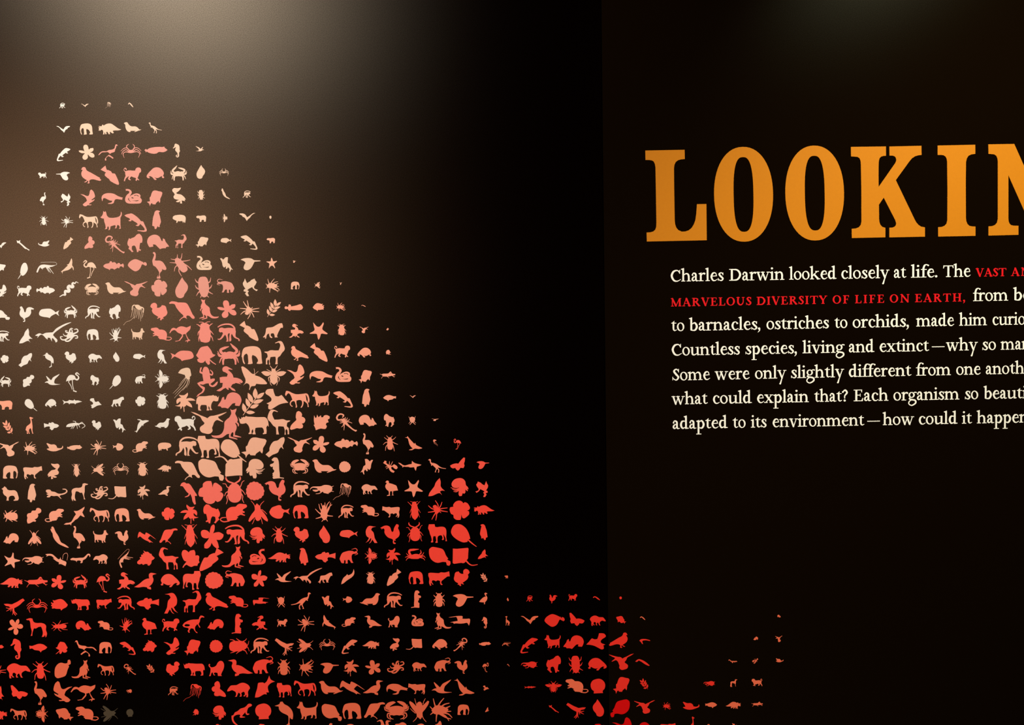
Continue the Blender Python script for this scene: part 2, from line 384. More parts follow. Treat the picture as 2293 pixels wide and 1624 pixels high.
FONT = {
 'a': (86, S_((9, 14, 20, 21, 20), '12,76 27,96 45,93 55,76 55,28') + D_(17, 75, 10) + S_((21, 16, 6), '55,32 62,6 86,8') + S_((8, 16, 20, 14, 9), '55,59 26,48 15,24 27,6 55,22')),
 'b': (98, V_(22, 6, 152, 21) + serif_l(12, 155) + S_((9, 19, 24, 20, 9), '30,80 62,94 84,52 64,8 22,6')),
 'c': (84, S_((12, 10, 19, 23, 18, 12, 6), '73,82 52,97 27,84 18,48 32,12 56,4 82,18') + D_(71, 80, 11)),
 'd': (106, S_((9, 20, 24, 19, 9), '68,92 30,90 16,46 34,8 66,18') + V_(74, 10, 152, 21) + serif_l(64, 155) + P_('64,0 84,0 106,4 106,11 84,14 64,20')),
 'e': (88, S_((9, 10), '16,56 76,61') + S_((9, 11, 20, 23, 18, 12, 6), '78,60 66,94 36,92 18,52 33,12 58,4 85,20')),
 'f': (62, V_(30, 4, 112, 21) + S_((21, 19, 12, 8), '30,108 42,142 62,152 84,144') + D_(81, 143, 10) + H_(2, 66, 95, 9) + foot(4, 62)),
 'g': (98, O_(42, 64, 36, 35, 18, 25) + S_((8, 12, 14), '62,86 80,96 96,92') + S_((9, 17, 19), '26,36 16,18 40,8') + S_((19, 20, 18, 14, 13, 13, 9), '38,9 82,-2 88,-34 44,-62 10,-42 16,-12 44,6')),
 'h': (114, V_(24, 4, 152, 21) + serif_l(14, 155) + S_((9, 16, 20, 21), '32,78 58,93 80,84 88,58') + V_(88, 4, 62, 21) + foot(2, 48) + foot(64, 114)),
 'i': (52, V_(26, 4, 96, 21) + serif_l(16, 98) + foot(2, 52) + D_(25, 138, 13)),
 'k': (118, V_(24, 4, 152, 21) + serif_l(14, 155) + foot(2, 48) + S_((10, 11), '34,44 84,92') + H_(62, 106, 94, 9) + S_((21, 22), '50,58 96,6') + foot(80, 122)),
 'l': (52, V_(26, 4, 152, 21) + serif_l(16, 155) + foot(2, 52)),
 'm': (176, V_(24, 4, 96, 21) + serif_l(14, 98) + S_((9, 16, 20, 21), '32,78 56,93 76,84 84,58') + V_(84, 4, 62, 21) + S_((9, 16, 20, 21), '94,78 118,93 138,84 148,58') + V_(148, 4, 62, 21) + foot(2, 48) + foot(62, 108) + foot(124, 174)),
 'n': (114, V_(24, 4, 96, 21) + serif_l(14, 98) + S_((9, 16, 20, 21), '32,78 58,93 80,84 88,58') + V_(88, 4, 62, 21) + foot(2, 48) + foot(64, 114)),
 'o': (96, O_(48, 50, 44, 52, 25, 42, 0.12)),
 'p': (102, V_(26, -66, 96, 21) + serif_l(16, 98) + S_((9, 19, 24, 20, 9), '32,80 64,94 86,50 66,7 30,12') + foot(0, 58, -66)),
 'r': (78, V_(26, 4, 96, 21) + serif_l(16, 98) + S_((9, 14, 18), '34,72 50,92 66,92') + D_(68, 89, 12) + foot(2, 56)),
 's': (74, S_((10, 12, 20, 23, 20, 13, 9), '62,82 42,97 20,80 38,54 62,26 42,3 10,18') + P_('58,68 67,68 67,98 60,98') + P_('5,2 11,2 13,32 5,32')),
 't': (68, S_((21, 21, 20, 13, 7), '30,98 30,60 31,24 44,6 68,15') + H_(4, 64, 95, 9) + P_('6,92 40,124 40,92')),
 'u': (114, V_(24, 28, 92, 21) + S_((21, 20, 14, 8), '24,34 30,10 52,6 80,22') + V_(88, 8, 92, 21) + P_('2,90 34,90 34,100 2,97') + P_('62,90 98,90 98,100 62,97') + P_('78,0 98,0 114,4 114,11 98,14')),
 'v': (102, S_((21, 20), '22,94 52,4') + S_((9, 10), '84,94 54,4') + foot(0, 46, 95) + foot(68, 104, 95)),
 'w': (154, S_((20, 19), '20,94 48,4') + S_((9, 10), '78,92 50,4') + S_((20, 19), '72,94 104,4') + S_((9, 10), '136,94 106,4') + foot(0, 44, 95) + foot(54, 96, 95) + foot(118, 156, 95)),
 'x': (106, S_((21, 21), '22,94 84,6') + S_((9, 10), '84,94 22,6') + foot(2, 46, 95) + foot(66, 104, 95) + foot(0, 40) + foot(62, 108)),
 'y': (104, S_((21, 20), '22,94 56,6') + S_((9, 11, 18), '88,94 56,4 36,-64') + D_(34, -64, 10) + foot(0, 46, 95) + foot(70, 106, 95)),
 'C': (124, S_((11, 13, 23, 25, 22, 13, 6), '108,104 82,132 38,120 16,70 40,16 80,5 120,26') + P_('102,94 112,94 112,140 104,136')),
 'D': (146, V_(34, 4, 135, 23) + S_((11, 20, 25, 20, 11), '34,134 98,124 128,70 98,14 34,5') + foot(4, 50) + foot(4, 50, 135)),
 'T': (130, V_(66, 4, 135, 23) + H_(6, 126, 133, 10) + P_('4,104 11,104 20,130 8,139') + P_('121,104 128,104 124,139 112,130') + foot(38, 94)),
 'E': (116, V_(34, 4, 135, 23) + H_(4, 100, 135, 9) + P_('92,106 99,106 100,139 88,131') + H_(34, 82, 73, 9) + P_('76,54 82,54 82,92 76,92') + H_(4, 106, 4.5, 9) + P_('92,9 106,38 112,38 107,0 92,0')),
 'S': (92, S_((11, 14, 22, 25, 22, 14, 10), '78,114 52,135 25,112 46,78 76,38 50,4 12,26') + P_('74,98 83,98 83,138 76,138') + P_('6,2 12,2 14,44 6,44')),
 'M': (172, V_(28, 5, 136, 12) + S_((23, 22), '28,134 84,8') + S_((10, 10), '84,6 140,134') + V_(144, 4, 136, 23) + foot(6, 52) + foot(122, 170) + foot(6, 38, 135) + foot(136, 168, 135)),
 'A': (138, S_((10, 10), '22,5 66,138') + S_((24, 24), '66,132 114,5') + H_(38, 94, 46, 9) + foot(0, 46) + foot(90, 138)),
 'R': (136, V_(34, 4, 135, 23) + S_((10, 17, 21, 15, 9), '34,134 84,126 92,102 76,78 34,72') + S_((22, 23), '62,74 114,6') + foot(6, 60) + foot(6, 50, 135) + foot(100, 136)),
 'V': (134, S_((24, 23), '24,136 70,6') + S_((10, 10), '114,136 72,4') + foot(0, 52, 135) + foot(92, 134, 135)),
 'L': (112, V_(34, 4, 135, 23) + H_(6, 104, 4.5, 9) + P_('90,9 101,42 108,42 105,0 90,0') + foot(6, 62, 135)),
 'O': (142, O_(71, 70, 66, 73, 42, 61)),
 'U': (144, S_((23, 23, 19, 13, 12), '34,134 34,44 72,6 112,44 114,134') + foot(8, 60, 135) + foot(94, 136, 135)),
 'I': (70, V_(35, 4, 135, 23) + foot(8, 62) + foot(8, 62, 135)),
 'Y': (130, S_((23, 22), '22,134 66,60') + S_((10, 10), '112,134 68,60') + V_(66, 4, 66, 23) + foot(0, 48, 135) + foot(92, 132, 135) + foot(40, 92)),
 'F': (108, V_(34, 4, 135, 23) + H_(4, 98, 135, 9) + P_('90,104 97,104 98,139 86,131') + H_(34, 80, 71, 9) + P_('74,52 80,52 80,90 74,90') + foot(6, 64)),
 'N': (152, V_(28, 4, 136, 12) + S_((22, 22), '28,134 124,8') + V_(126, 4, 136, 12) + foot(6, 52) + foot(106, 148, 135) + foot(6, 38, 135)),
 'H': (154, V_(36, 4, 135, 23) + V_(118, 4, 135, 23) + H_(36, 118, 70, 9) + foot(8, 64) + foot(90, 146) + foot(8, 64, 135) + foot(90, 146, 135)),
 '.': (32, D_(16, 11, 14)),
 ':': (32, D_(16, 11, 14) + D_(16, 82, 14)),
 ',': (36, D_(16, 12, 14) + S_((14, 12, 5), '23,12 20,-12 4,-32')),
 '?': (74, S_((12, 20, 22, 15, 12), '12,116 40,136 62,106 36,70 34,40') + D_(12, 114, 11) + D_(34, 11, 14)),
 '\u2014': (158, H_(0, 158, 50, 10)),
}

def glyph_polys(prims, ox, sx, s, fat):
    solid, holes = [], []
    tr = lambda v: Vector((ox + v[0] * sx * s, v[1] * s))
    for p in prims:
        k = p[0]
        if k == '=':
            solid.append([tr(v) for v in p[1]])
        elif k == 'V':
            _, x, y0, y1, w_ = p
            w_ *= fat
            solid.append([tr(v) for v in ((x - w_ / 2, y0), (x + w_ / 2, y0), (x + w_ / 2, y1), (x - w_ / 2, y1))])
        elif k == 'H':
            _, x0, x1, y, h = p
            h *= fat
            solid.append([tr(v) for v in ((x0, y - h / 2), (x1, y - h / 2), (x1, y + h / 2), (x0, y + h / 2))])
        elif k == '~':
            solid += [[tr(v) for v in q] for q in stroke_polys(p[2], list(p[1]), fat)]
        elif k == 'D':
            solid.append([tr(v) for v in ring_pts(p[1], p[2], p[3] * fat, p[3] * fat, 12)])
        elif k == 'O':
            _, cx, cy, rx, ry, ix, iy, tilt = p
            solid.append([tr(v) for v in ring_pts(cx, cy, rx, ry)])
            holes.append([tr(v) for v in ring_pts(cx, cy, ix / (fat ** .5), iy, 28, tilt)])
    return solid, holes

UNIT = 0.000187          # metres per font unit (100 units = x-height)
GCACHE = {}
def glyph(ch, fat):
    if (ch, fat) not in GCACHE:
        s, h = glyph_polys(FONT[ch][1], 0, 1, 1, fat)
        if ch == 'g':      # the ring's counter must not cut the other strokes
            pass
        GCACHE[(ch, fat)] = union_tris(s, h)
    return GCACHE[(ch, fat)]

def word_mesh(word, width, small_caps, mat):
    u = UNIT * (0.69 if small_caps else 1.0)
    fat = 1.16 if small_caps else 0.95
    nat = sum(FONT[c][0] for c in word)
    n = len(word)
    want = width / u
    sx = max(0.86, min(1.10, want / nat))
    track = (want - nat * sx) / max(1, n - 1) if n > 1 else 0
    Vall, Tall, x = [], [], 0.0
    for c in word:
        V, T = glyph(c, fat)
        i0 = len(Vall)
        Vall += [(x + v[0] * sx, v[1]) for v in V]
        Tall += [[i + i0 for i in t] for t in T]
        x += FONT[c][0] * sx + track
    return solid_mesh('word', Vall, Tall, [mat], lambda v, f: (v[0] * u, -0.0004 * f, v[1] * u))

TEXT_LINES = """
Charles 3564 16598 4760 16600; Darwin 4870 16600 6110 16601; looked 6214 16601 7273 16602; closely 7368 16602 8450 16604; at 8544 16604 8827 16604; life. 8933 16604 9532 16605; The 9647 16605 10268 16606; *VAST 10379 16606 11067 16606; *AND 11168 16607 11831 16607
*MARVELOUS 3565 16047 5377 16050; *DIVERSITY 5484 16050 7064 16053; *OF 7181 16053 7567 16053; *LIFE 7680 16054 8347 16055; *ON 8458 16055 8909 16056; *EARTH, 9024 16056 10155 16058; from 10322 16058 11116 16059; beetles 11228 16060 12387 16061
to 3570 15494 3875 15494; barnacles, 3981 15495 5582 15500; ostriches 5701 15500 7110 15505; to 7225 15505 7525 15506; orchids, 7630 15506 8907 15510; made 9058 15511 9909 15514; him 10020 15514 10646 15516; curious. 10757 15516 11894 15520
Countless 3575 14945 5115 14948; species, 5227 14949 6399 14951; living 6511 14951 7451 14953; and 7543 14953 8124 14954; extinct 8229 14955 9346 14957; — 9413 14957 9699 14957; why 9730 14958 10438 14959; so 10538 14959 10856 14960; many? 10956 14960 11951 14962
Some 3584 14385 4439 14389; were 4545 14389 5328 14392; only 5441 14393 6147 14396; slightly 6248 14396 7443 14401; different 7544 14401 8954 14407; from 9059 14407 9847 14410; one 9957 14411 10515 14413; another: 10618 14413 11858 14418
what 3573 13845 4380 13847; could 4488 13847 5375 13849; explain 5479 13849 6655 13851; that? 6772 13852 7536 13853; Each 7656 13853 8445 13855; organism 8550 13855 10042 13858; so 10156 13859 10469 13859; beautifully 10588 13859 12287 13863
adapted 3581 13290 4831 13294; to 4938 13294 5240 13295; its 5351 13295 5710 13297; environment 5828 13297 7900 13303; — 7970 13303 8258 13304; how 8319 13304 9021 13306; could 9118 13306 10002 13309; it 10099 13309 10324 13310; happen? 10435 13310 11751 13314
"""

LINE_LABEL = [
    'first line of the text, cream with two red words at its end',
    'second line of the text, mostly red small capitals on black',
    'third line of cream text, directly under the red small capitals',
    'fourth line of cream text, with a long dash past its middle',
    'fifth line of cream text, third line up from the bottom one',
    'sixth line of cream text, holding a question mark in its middle',
    'seventh and lowest line of cream text, with bare black panel below',
]
LINE_LABEL[4] = 'fifth line of cream text, without any dash, comma or question mark in view'
for k, line in enumerate(TEXT_LINES.strip().split('\n')):
    ws_ = [q.split() for q in line.split(';')]
    x0, z0 = float(ws_[0][1]) / 1e4, float(ws_[0][2]) / 1e4
    root = bpy.data.objects.new('text_line', None)
    root.empty_display_size = 0.02
    COL.objects.link(root)
    root.location = (x0, 0, z0)
    root['label'] = LINE_LABEL[k]
    root['category'] = 'text line'
    root['group'] = 'lines of the intro text'
    for word, ax, az, bx, bz in ws_:
        red = word[0] == '*'
        word = word.lstrip('*')
        ax, az, bx, bz = (float(v) / 1e4 for v in (ax, az, bx, bz))
        me = word_mesh(word, math.hypot(bx - ax, bz - az), red, TEXTRED if red else CREAM)
        o = link('dash' if word == '\u2014' else 'word', me, root)
        o.location = (ax - x0, 0, az - z0)
        o.rotation_euler = (0, -math.atan2(bz - az, bx - ax), 0)
        if red: o['label'] = 'red word in small capitals'

# ------------------------------------------------------------------ the silhouettes
SPECIES = """
elephant: 1512,800 1535,770 1580,755 1640,748 1700,750 1745,765 1778,800 1790,850 1793,930 1800,985 1798,1003 1755,1008 1715,1003 1722,985 1737,965 1728,930 1700,895 1655,875 1645,905 1648,950 1655,1000 1620,1008 1580,1008 1590,980 1588,930 1585,880 1570,855 1548,862 1530,880 1520,915 1525,960 1540,1000 1530,1008 1512,985 1503,950 1497,905 1490,900 1497,850
triceratops: 1265,430 1290,432 1262,412 1305,418 1318,395 1335,408 1365,392 1405,384 1440,392 1480,420 1520,448 1558,463 1520,472 1470,472 1445,478 1460,500 1450,510 1430,500 1415,485 1408,500 1412,515 1395,518 1385,500 1378,488 1362,490 1368,516 1350,516 1345,495 1335,500 1342,516 1320,520 1325,490 1318,465 1300,460 1290,472 1265,468 1272,450
sea_lion: 675,1092 695,1080 720,1073 748,1078 765,1105 795,1138 830,1158 880,1160 915,1162 950,1180 985,1215 1000,1225 1035,1225 1010,1240 975,1248 940,1262 895,1275 888,1268 920,1252 850,1250 800,1250 812,1268 780,1272 750,1258 725,1230 708,1185 705,1135 700,1115
ostrich_dinosaur: 672,475 688,460 705,460 712,475 712,500 725,515 760,522 800,540 835,570 870,590 930,602 925,608 870,600 825,588 805,590 825,610 830,635 825,662 810,660 818,635 812,615 795,605 792,620 778,640 785,655 765,655 772,635 782,610 775,590 755,570 735,548 720,560 712,555 718,545 705,525 697,500 692,480
lizard: 2190,757 2165,745 2110,735 2085,742 2040,775 2005,810 1990,830 1965,835 1945,880 1928,920 1922,945 1935,960 1965,962 2040,948 2035,942 1980,945 1952,945 1950,925 1970,895 2000,865 2015,885 2030,892 2060,882 2030,870 2040,855 2080,828 2105,815 2110,830 2140,828 2142,820 2122,810 2130,795 2170,775
five_petal_flower: 1250,55 1285,62 1305,95 1308,130 1318,140 1345,118 1395,115 1400,140 1378,175 1340,188 1345,195 1385,205 1412,245 1405,275 1370,282 1325,260 1295,225 1288,235 1292,275 1270,305 1235,318 1205,305 1192,270 1210,235 1240,210 1225,203 1180,200 1140,180 1128,160 1150,152 1200,158 1232,170 1225,145 1215,105 1225,68
running_dinosaur: 1520,678 1505,655 1488,658 1480,680 1472,705 1440,720 1400,725 1370,740 1330,738 1295,750 1268,780 1265,788 1285,778 1310,755 1350,752 1385,750 1405,765 1415,775 1380,798 1350,830 1345,850 1355,858 1365,850 1362,825 1390,800 1420,815 1445,835 1458,825 1420,795 1400,785 1430,762 1455,755 1475,745 1480,725 1492,700 1498,675 1510,672
spider_crab: 540,575 560,568 582,575 605,600 595,612 555,618 515,612 510,600|~14,11,10,5:540,585 500,542 450,545 402,585|~14,11,10,5:530,595 480,565 430,595 410,635|~14,11,10,5:525,605 470,600 435,630 450,688|~9,11,12,5:545,580 500,535 495,505 528,480|~9,11,12,5:575,580 610,535 612,505 590,482|~14,11,10,5:580,585 620,540 670,545 716,585|~14,11,10,5:590,595 640,565 690,595 710,635|~14,11,10,5:595,605 650,598 692,630 670,688
catfish: 1855,725 1870,708 1890,718 1920,700 1980,688 2050,685 2085,688 2110,682 2118,698 2152,725 2120,745 2090,752 2040,748 2010,765 1960,768 1910,755 1885,740 1868,752 1870,738
seahorse: 250,95 275,88 305,100 345,122 365,155 370,200 368,245 376,265 370,295 355,315 350,350 350,400 335,430 305,443 280,435 265,410 270,385 292,375 310,385 302,395 288,392 282,408 295,420 315,412 318,385 310,340 295,310 265,280 252,250 258,215 275,190 265,178 235,195 205,212 192,205 200,190 225,165 235,130
tern: 1000,995 1035,972 1065,962 1090,960 1062,910 1040,858 1050,855 1090,890 1145,945 1160,930 1195,885 1250,855 1345,812 1320,845 1265,895 1235,925 1215,985 1225,1015 1270,1025 1355,1033 1290,1040 1200,1046 1140,1040 1100,1025 1060,995
pug_dog: 485,455 500,425 540,415 575,430 592,465 640,465 690,460 730,465 765,475 785,455 780,432 760,435 755,455 748,460 740,440 755,420 778,418 792,440 792,465 772,485 770,520 765,550 785,590 798,635 780,638 765,600 735,572 705,555 715,580 722,595 710,615 680,625 672,615 695,600 680,575 660,560 630,575 590,585 580,600 592,625 575,638 560,615 530,628 525,618 555,590 540,565 525,530 515,505 490,490
hummingbird: 905,98 930,85 970,76 1030,74 1080,85 1110,105 1160,110 1210,112 1212,122 1165,126 1120,128 1105,155 1075,205 1045,235 1000,252 960,240 948,215 958,180 975,150 980,140 960,120 935,108
pigeon: 955,430 975,395 1000,386 1028,395 1040,425 1060,450 1110,475 1180,515 1240,550 1270,565 1265,575 1288,600 1270,615 1220,605 1165,590 1120,590 1090,605 1085,630 1092,645 1070,655 1050,648 1068,635 1065,610 1050,612 1040,628 1010,637 1000,630 1030,615 1045,600 1010,580 970,545 955,500 960,470 980,435 968,428
rockfish: 1462,425 1490,400 1540,362 1548,395 1560,430 1580,432 1625,455 1645,485 1680,488 1700,520 1725,580 1742,640 1735,665 1710,660 1650,630 1605,600 1590,575 1560,550 1525,515 1530,485 1545,470 1500,445
tortoise: 275,190 300,145 345,112 400,105 445,120 490,160 525,195 552,235 545,262 515,275 500,265 520,248 495,240 460,260 425,300 395,298 405,280 430,262 380,272 335,255 310,240 305,270 280,275 270,258 290,240 278,215
crab: 1240,830 1260,838 1300,825 1345,830 1375,840 1400,870 1390,910 1350,938 1300,935 1240,940 1205,905 1195,870 1215,840|~40,42,40,38,12:1215,865 1180,830 1180,795 1240,768 1300,750|~40,42,40,38,12:1385,860 1422,825 1408,790 1372,755 1330,705|~24,22,8:1205,890 1160,880 1130,820|~20,18,7:1205,900 1150,895 1125,850|~26,22,10:1215,910 1180,935 1152,1000|~32,32,24:1235,915 1210,960 1208,1022|~24,22,8:1390,885 1440,878 1466,815|~20,18,7:1395,900 1450,895 1470,850|~26,22,10:1385,910 1420,935 1440,1000|~32,32,24:1365,915 1395,960 1397,1022
mussel_shell: 708,722 735,760 765,810 798,870 802,920 785,965 745,985 700,970 685,935 650,890 638,840 655,800 685,765
tree_frog: 1545,1040 1560,1075 1575,1110 1620,1085 1640,1065 1690,1045 1700,1070 1720,1095 1705,1130 1680,1165 1690,1195 1735,1210 1715,1232 1670,1200 1650,1170 1600,1195 1575,1215 1600,1230 1580,1255 1600,1300 1570,1305 1540,1265 1560,1240 1520,1230 1525,1205 1550,1195 1520,1150 1512,1110 1530,1080
ostrich: 165,640 188,640 202,665 200,720 185,765 215,768 265,770 305,795 340,850 355,890 340,912 305,905 285,890 290,915 262,950 250,985 262,1020 255,1040 210,1038 205,1025 225,990 245,960 235,925 215,890 185,855 160,840 150,795 148,765 165,720 178,680 160,655|!238,965 243,985 230,1015 220,1018 228,990
dove: 320,1135 370,1142 420,1165 450,1158 465,1120 475,1080 495,1065 525,1090 545,1140 548,1180 520,1205 490,1225 500,1235 545,1215 530,1240 490,1265 455,1285 450,1298 490,1300 480,1312 430,1310 405,1325 370,1322 350,1300 375,1275 410,1250 420,1235 400,1190 355,1155
pecking_bird: 628,1185 650,1145 700,1122 760,1118 830,1130 900,1170 975,1195 960,1210 965,1228 930,1222 880,1215 850,1220 832,1245 820,1275 780,1290 725,1285 735,1278 785,1265 800,1240 760,1235 710,1210 675,1195 655,1200 645,1225 640,1248 632,1230
coiled_snake: 1845,1080 1800,1080 1765,1100 1750,1135 1765,1165 1785,1200 1760,1180 1720,1160 1680,1150 1640,1160 1620,1185 1625,1220 1605,1245 1605,1280 1630,1308 1700,1312 1790,1310 1835,1295 1855,1260 1850,1215 1825,1170 1790,1140 1790,1115 1820,1105 1845,1110 1835,1098|!1645,1195 1670,1175 1710,1175 1720,1190 1680,1182 1655,1198|!1720,1222 1750,1208 1762,1218 1740,1232|!1650,1258 1700,1264 1750,1264 1690,1274 1655,1270|!1798,1215 1812,1240 1790,1270 1765,1280 1792,1255
perch_fish: 1485,962 1520,955 1560,950 1555,905 1558,875 1580,860 1610,790 1650,748 1710,742 1770,755 1850,770 1872,795 1850,850 1815,905 1812,945 1800,985 1778,965 1770,945 1730,970 1705,990 1695,1012 1650,1010 1620,1005 1610,985 1580,1000 1550,1048 1540,1000
pelican: 778,1140 830,1148 880,1145 905,1170 898,1195 880,1215 870,1240 888,1265 880,1295 845,1310 810,1315 855,1335 850,1345 815,1348 795,1330 800,1365 770,1368 772,1345 775,1325 745,1330 725,1338 735,1320 718,1310 735,1280 780,1240 830,1230 850,1215 820,1195 790,1165
ground_beetle: 75,1210 105,1203 135,1212 140,1235 155,1255 162,1290 160,1380 150,1415 105,1430 60,1415 50,1380 48,1290 55,1255 72,1235|~16,12,6:58,1272 35,1252 18,1232|~16,14,6:52,1298 28,1312 12,1345|~16,14,6:52,1345 30,1370 18,1410|~16,12,6:152,1272 175,1252 195,1232|~16,14,6:158,1298 182,1312 200,1345|~16,14,6:158,1345 180,1370 190,1410|~10,14:82,1214 62,1196|~10,14:128,1214 150,1198
otter: 785,745 805,738 822,760 845,820 885,885 905,945 925,980 980,1010 1035,1055 1015,1058 955,1035 880,995 830,940 805,890 798,840 785,820 772,790 772,770 785,785
monkey: 1700,1130 1760,1125 1810,1130 1845,1120 1875,1130 1880,1165 1865,1182 1840,1178 1830,1195 1850,1235 1875,1262 1900,1262 1895,1275 1865,1275 1830,1245 1805,1210 1790,1240 1785,1285 1798,1298 1765,1300 1765,1270 1770,1215 1760,1195 1745,1195 1752,1240 1755,1290 1748,1300 1728,1285 1730,1230 1720,1200 1690,1250 1640,1275 1640,1290 1625,1298 1622,1280 1635,1262 1670,1240 1672,1200 1668,1170 1680,1145|~24,20,20,18,16,12:1682,1165 1688,1120 1730,1085 1790,1078 1850,1090 1890,1112
tapir: 125,620 140,580 180,545 240,522 300,530 360,560 420,565 465,570 500,605 530,650 530,672 490,665 450,650 420,660 385,685 375,720 385,755 400,768 365,768 350,730 335,695 310,710 300,740 318,765 285,768 278,740 285,705 250,680 225,690 220,730 250,760 220,765 205,735 190,745 200,778 170,780 162,740 165,690 150,655
bear: 538,1180 560,1168 600,1170 640,1165 670,1168 688,1190 685,1220 680,1255 655,1258 655,1235 640,1228 620,1235 612,1258 588,1258 590,1230 580,1205 560,1205 540,1195
bee: 1975,1085 2005,1092 2012,1125 2030,1150 2028,1185 2035,1230 2020,1290 1978,1325 1935,1290 1918,1230 1928,1185 1922,1150 1945,1125 1945,1095|1790,1135 1830,1120 1890,1125 1935,1140 1930,1175 1880,1195 1830,1175|2168,1140 2120,1125 2060,1130 2015,1145 2025,1180 2075,1198 2130,1180|~10,6:1965,1095 1945,1070 1925,1040|~10,6:1992,1095 2015,1070 2035,1040|~12,6:1935,1130 1875,1095|~12,6:2020,1130 2080,1090|~14,12,7:1930,1200 1898,1220 1905,1270|~14,12,7:2035,1200 2060,1230 2052,1275|~10,10,5:1930,1250 1922,1300 1942,1335|~10,10,5:2025,1250 2032,1290 2015,1335
soaring_bird: 1930,412 1965,412 2005,435 2050,462 2070,468 2100,430 2140,415 2195,415 2190,428 2150,445 2145,460 2110,475 2085,510 2075,522 2050,495 2020,475 2000,450 1970,428
spider: 738,1185 745,1160 775,1150 800,1165 808,1190 845,1210 848,1235 830,1262 800,1290 770,1265 755,1235 760,1205|~18,14,9:815,1200 818,1150 780,1085|~18,14,9:830,1205 858,1165 880,1110|~18,14,9:840,1215 890,1205 960,1198|~18,14,9:840,1235 890,1245 962,1258|~18,14,9:770,1220 715,1200 672,1160|~18,14,9:770,1245 720,1255 665,1260|~18,14,9:785,1265 750,1315 720,1370|~18,14,9:792,1270 792,1320 780,1385|~12,8:835,1250 862,1272
horse: 265,90 280,40 295,38 330,48 370,70 420,88 470,90 530,85 575,80 600,90 618,130 625,185 615,220 600,200 598,150 582,110 568,95 575,140 580,180 600,215 612,280 595,282 590,235 560,205 535,190 535,225 520,270 500,292 490,285 510,250 515,215 505,185 470,175 430,185 430,230 438,270 428,290 415,285 420,255 405,200 385,190 355,205 345,230 355,255 375,262 365,275 340,255 330,225 345,190 370,170 358,130 335,85 310,72 290,95 275,115
terrier_dog: 830,1298 855,1280 878,1240 885,1195 905,1215 920,1200 935,1225 945,1270 980,1305 1060,1310 1140,1295 1175,1265 1185,1210 1200,1230 1195,1275 1175,1310 1172,1360 1170,1420 1172,1490 1140,1492 1155,1470 1145,1440 1120,1425 1108,1450 1100,1480 1070,1485 1085,1455 1080,1430 1030,1440 1000,1450 990,1500 960,1512 970,1480 965,1450 945,1455 940,1490 898,1495 915,1470 910,1420 895,1370 890,1320 855,1315
penguin: 1465,30 1490,8 1520,10 1538,22 1520,40 1530,80 1540,130 1545,175 1530,215 1525,235 1530,245 1510,250 1498,235 1485,260 1475,278 1455,270 1455,240 1425,228 1430,180 1440,110 1455,65
pig: 230,860 255,830 320,820 390,828 420,845 428,872 415,885 385,900 370,905 375,935 360,935 345,908 330,915 300,912 280,912 275,935 265,930 262,912 252,935 238,935 232,900
arrow_squid: 255,460 285,470 310,455 305,490 350,530 400,575 440,600 435,615 400,590 375,585 320,530 285,500 265,500
swan: 705,835 720,830 770,850 820,850 850,870 862,900 900,905 930,895 940,870 950,885 940,910 890,930 840,945 780,945 730,930 705,912 725,905 745,905 730,875
butterfly: 425,400 440,355 470,342 505,365 518,400 510,425 550,445 565,480 545,520 510,530 528,560 520,595 480,605 435,598 390,612 345,622 330,605 345,560 385,515 415,490 430,470 422,440
scorpion: ~14,22,22,24,26,24,20,12:1125,432 1142,400 1100,381 1060,395 1038,435 1052,468 1085,470 1110,458|1100,465 1140,450 1165,475 1190,510 1230,560 1290,615 1325,630 1335,625 1340,645 1320,655 1270,625 1215,580 1170,545 1130,510|~14,10,6:1155,470 1190,465 1200,440|~14,10,6:1165,485 1212,485 1230,462|~14,10,6:1175,500 1225,505 1268,522|~14,8:1120,490 1085,490|~14,8:1125,510 1085,520|~14,10,6:1140,525 1130,560 1105,580|~14,10,6:1150,535 1148,575 1142,628|~14,10,6:1135,455 1168,450 1165,430
gorilla: 915,500 925,440 960,402 1000,412 1040,450 1080,465 1110,480 1130,468 1140,490 1158,540 1150,580 1130,600 1145,630 1115,655 1090,685 1065,675 1090,640 1085,590 1050,580 1030,600 1015,650 1010,685 985,680 985,660 950,665 945,650 970,635 965,590 955,545 925,540
rabbit: 1375,480 1395,430 1440,402 1490,400 1530,425 1550,470 1565,480 1570,445 1590,455 1605,490 1635,530 1643,545 1610,550 1600,565 1560,565 1530,575 1510,555 1475,520 1445,515 1450,540 1435,545 1400,548 1385,520
ibex: 1888,440 1905,380 1935,330 1980,322 2045,350 2040,358 1990,345 1970,360 1960,390 1975,440 1990,470 2050,470 2120,465 2170,485 2205,485 2228,490 2210,505 2185,515 2175,545 2175,575 2200,600 2205,690 2180,690 2182,640 2165,610 2150,635 2155,695 2135,695 2142,630 2125,575 2080,570 2045,570 2040,620 2052,690 2012,690 2012,630 2005,585 1970,560 1935,510 1915,490 1900,475
carp: 1740,1525 1780,1495 1830,1486 1880,1500 1905,1508 1935,1505 1932,1540 1905,1535 1880,1552 1830,1560 1812,1580 1800,1562 1760,1545
bream: 950,850 975,805 1030,793 1100,793 1145,815 1170,838 1222,815 1205,850 1218,885 1175,855 1140,870 1105,890 1090,910 1065,900 1000,890 960,875
cow: 672,970 700,962 760,965 830,970 860,958 920,962 985,945 990,985 992,1020 960,1020 930,1040 890,1070 868,1090 865,1120 885,1140 865,1148 848,1130 845,1085 810,1075 785,1090 755,1075 730,1075 722,1100 745,1135 735,1140 710,1110 705,1125 715,1150 695,1155 680,1110 685,1050 672,1010
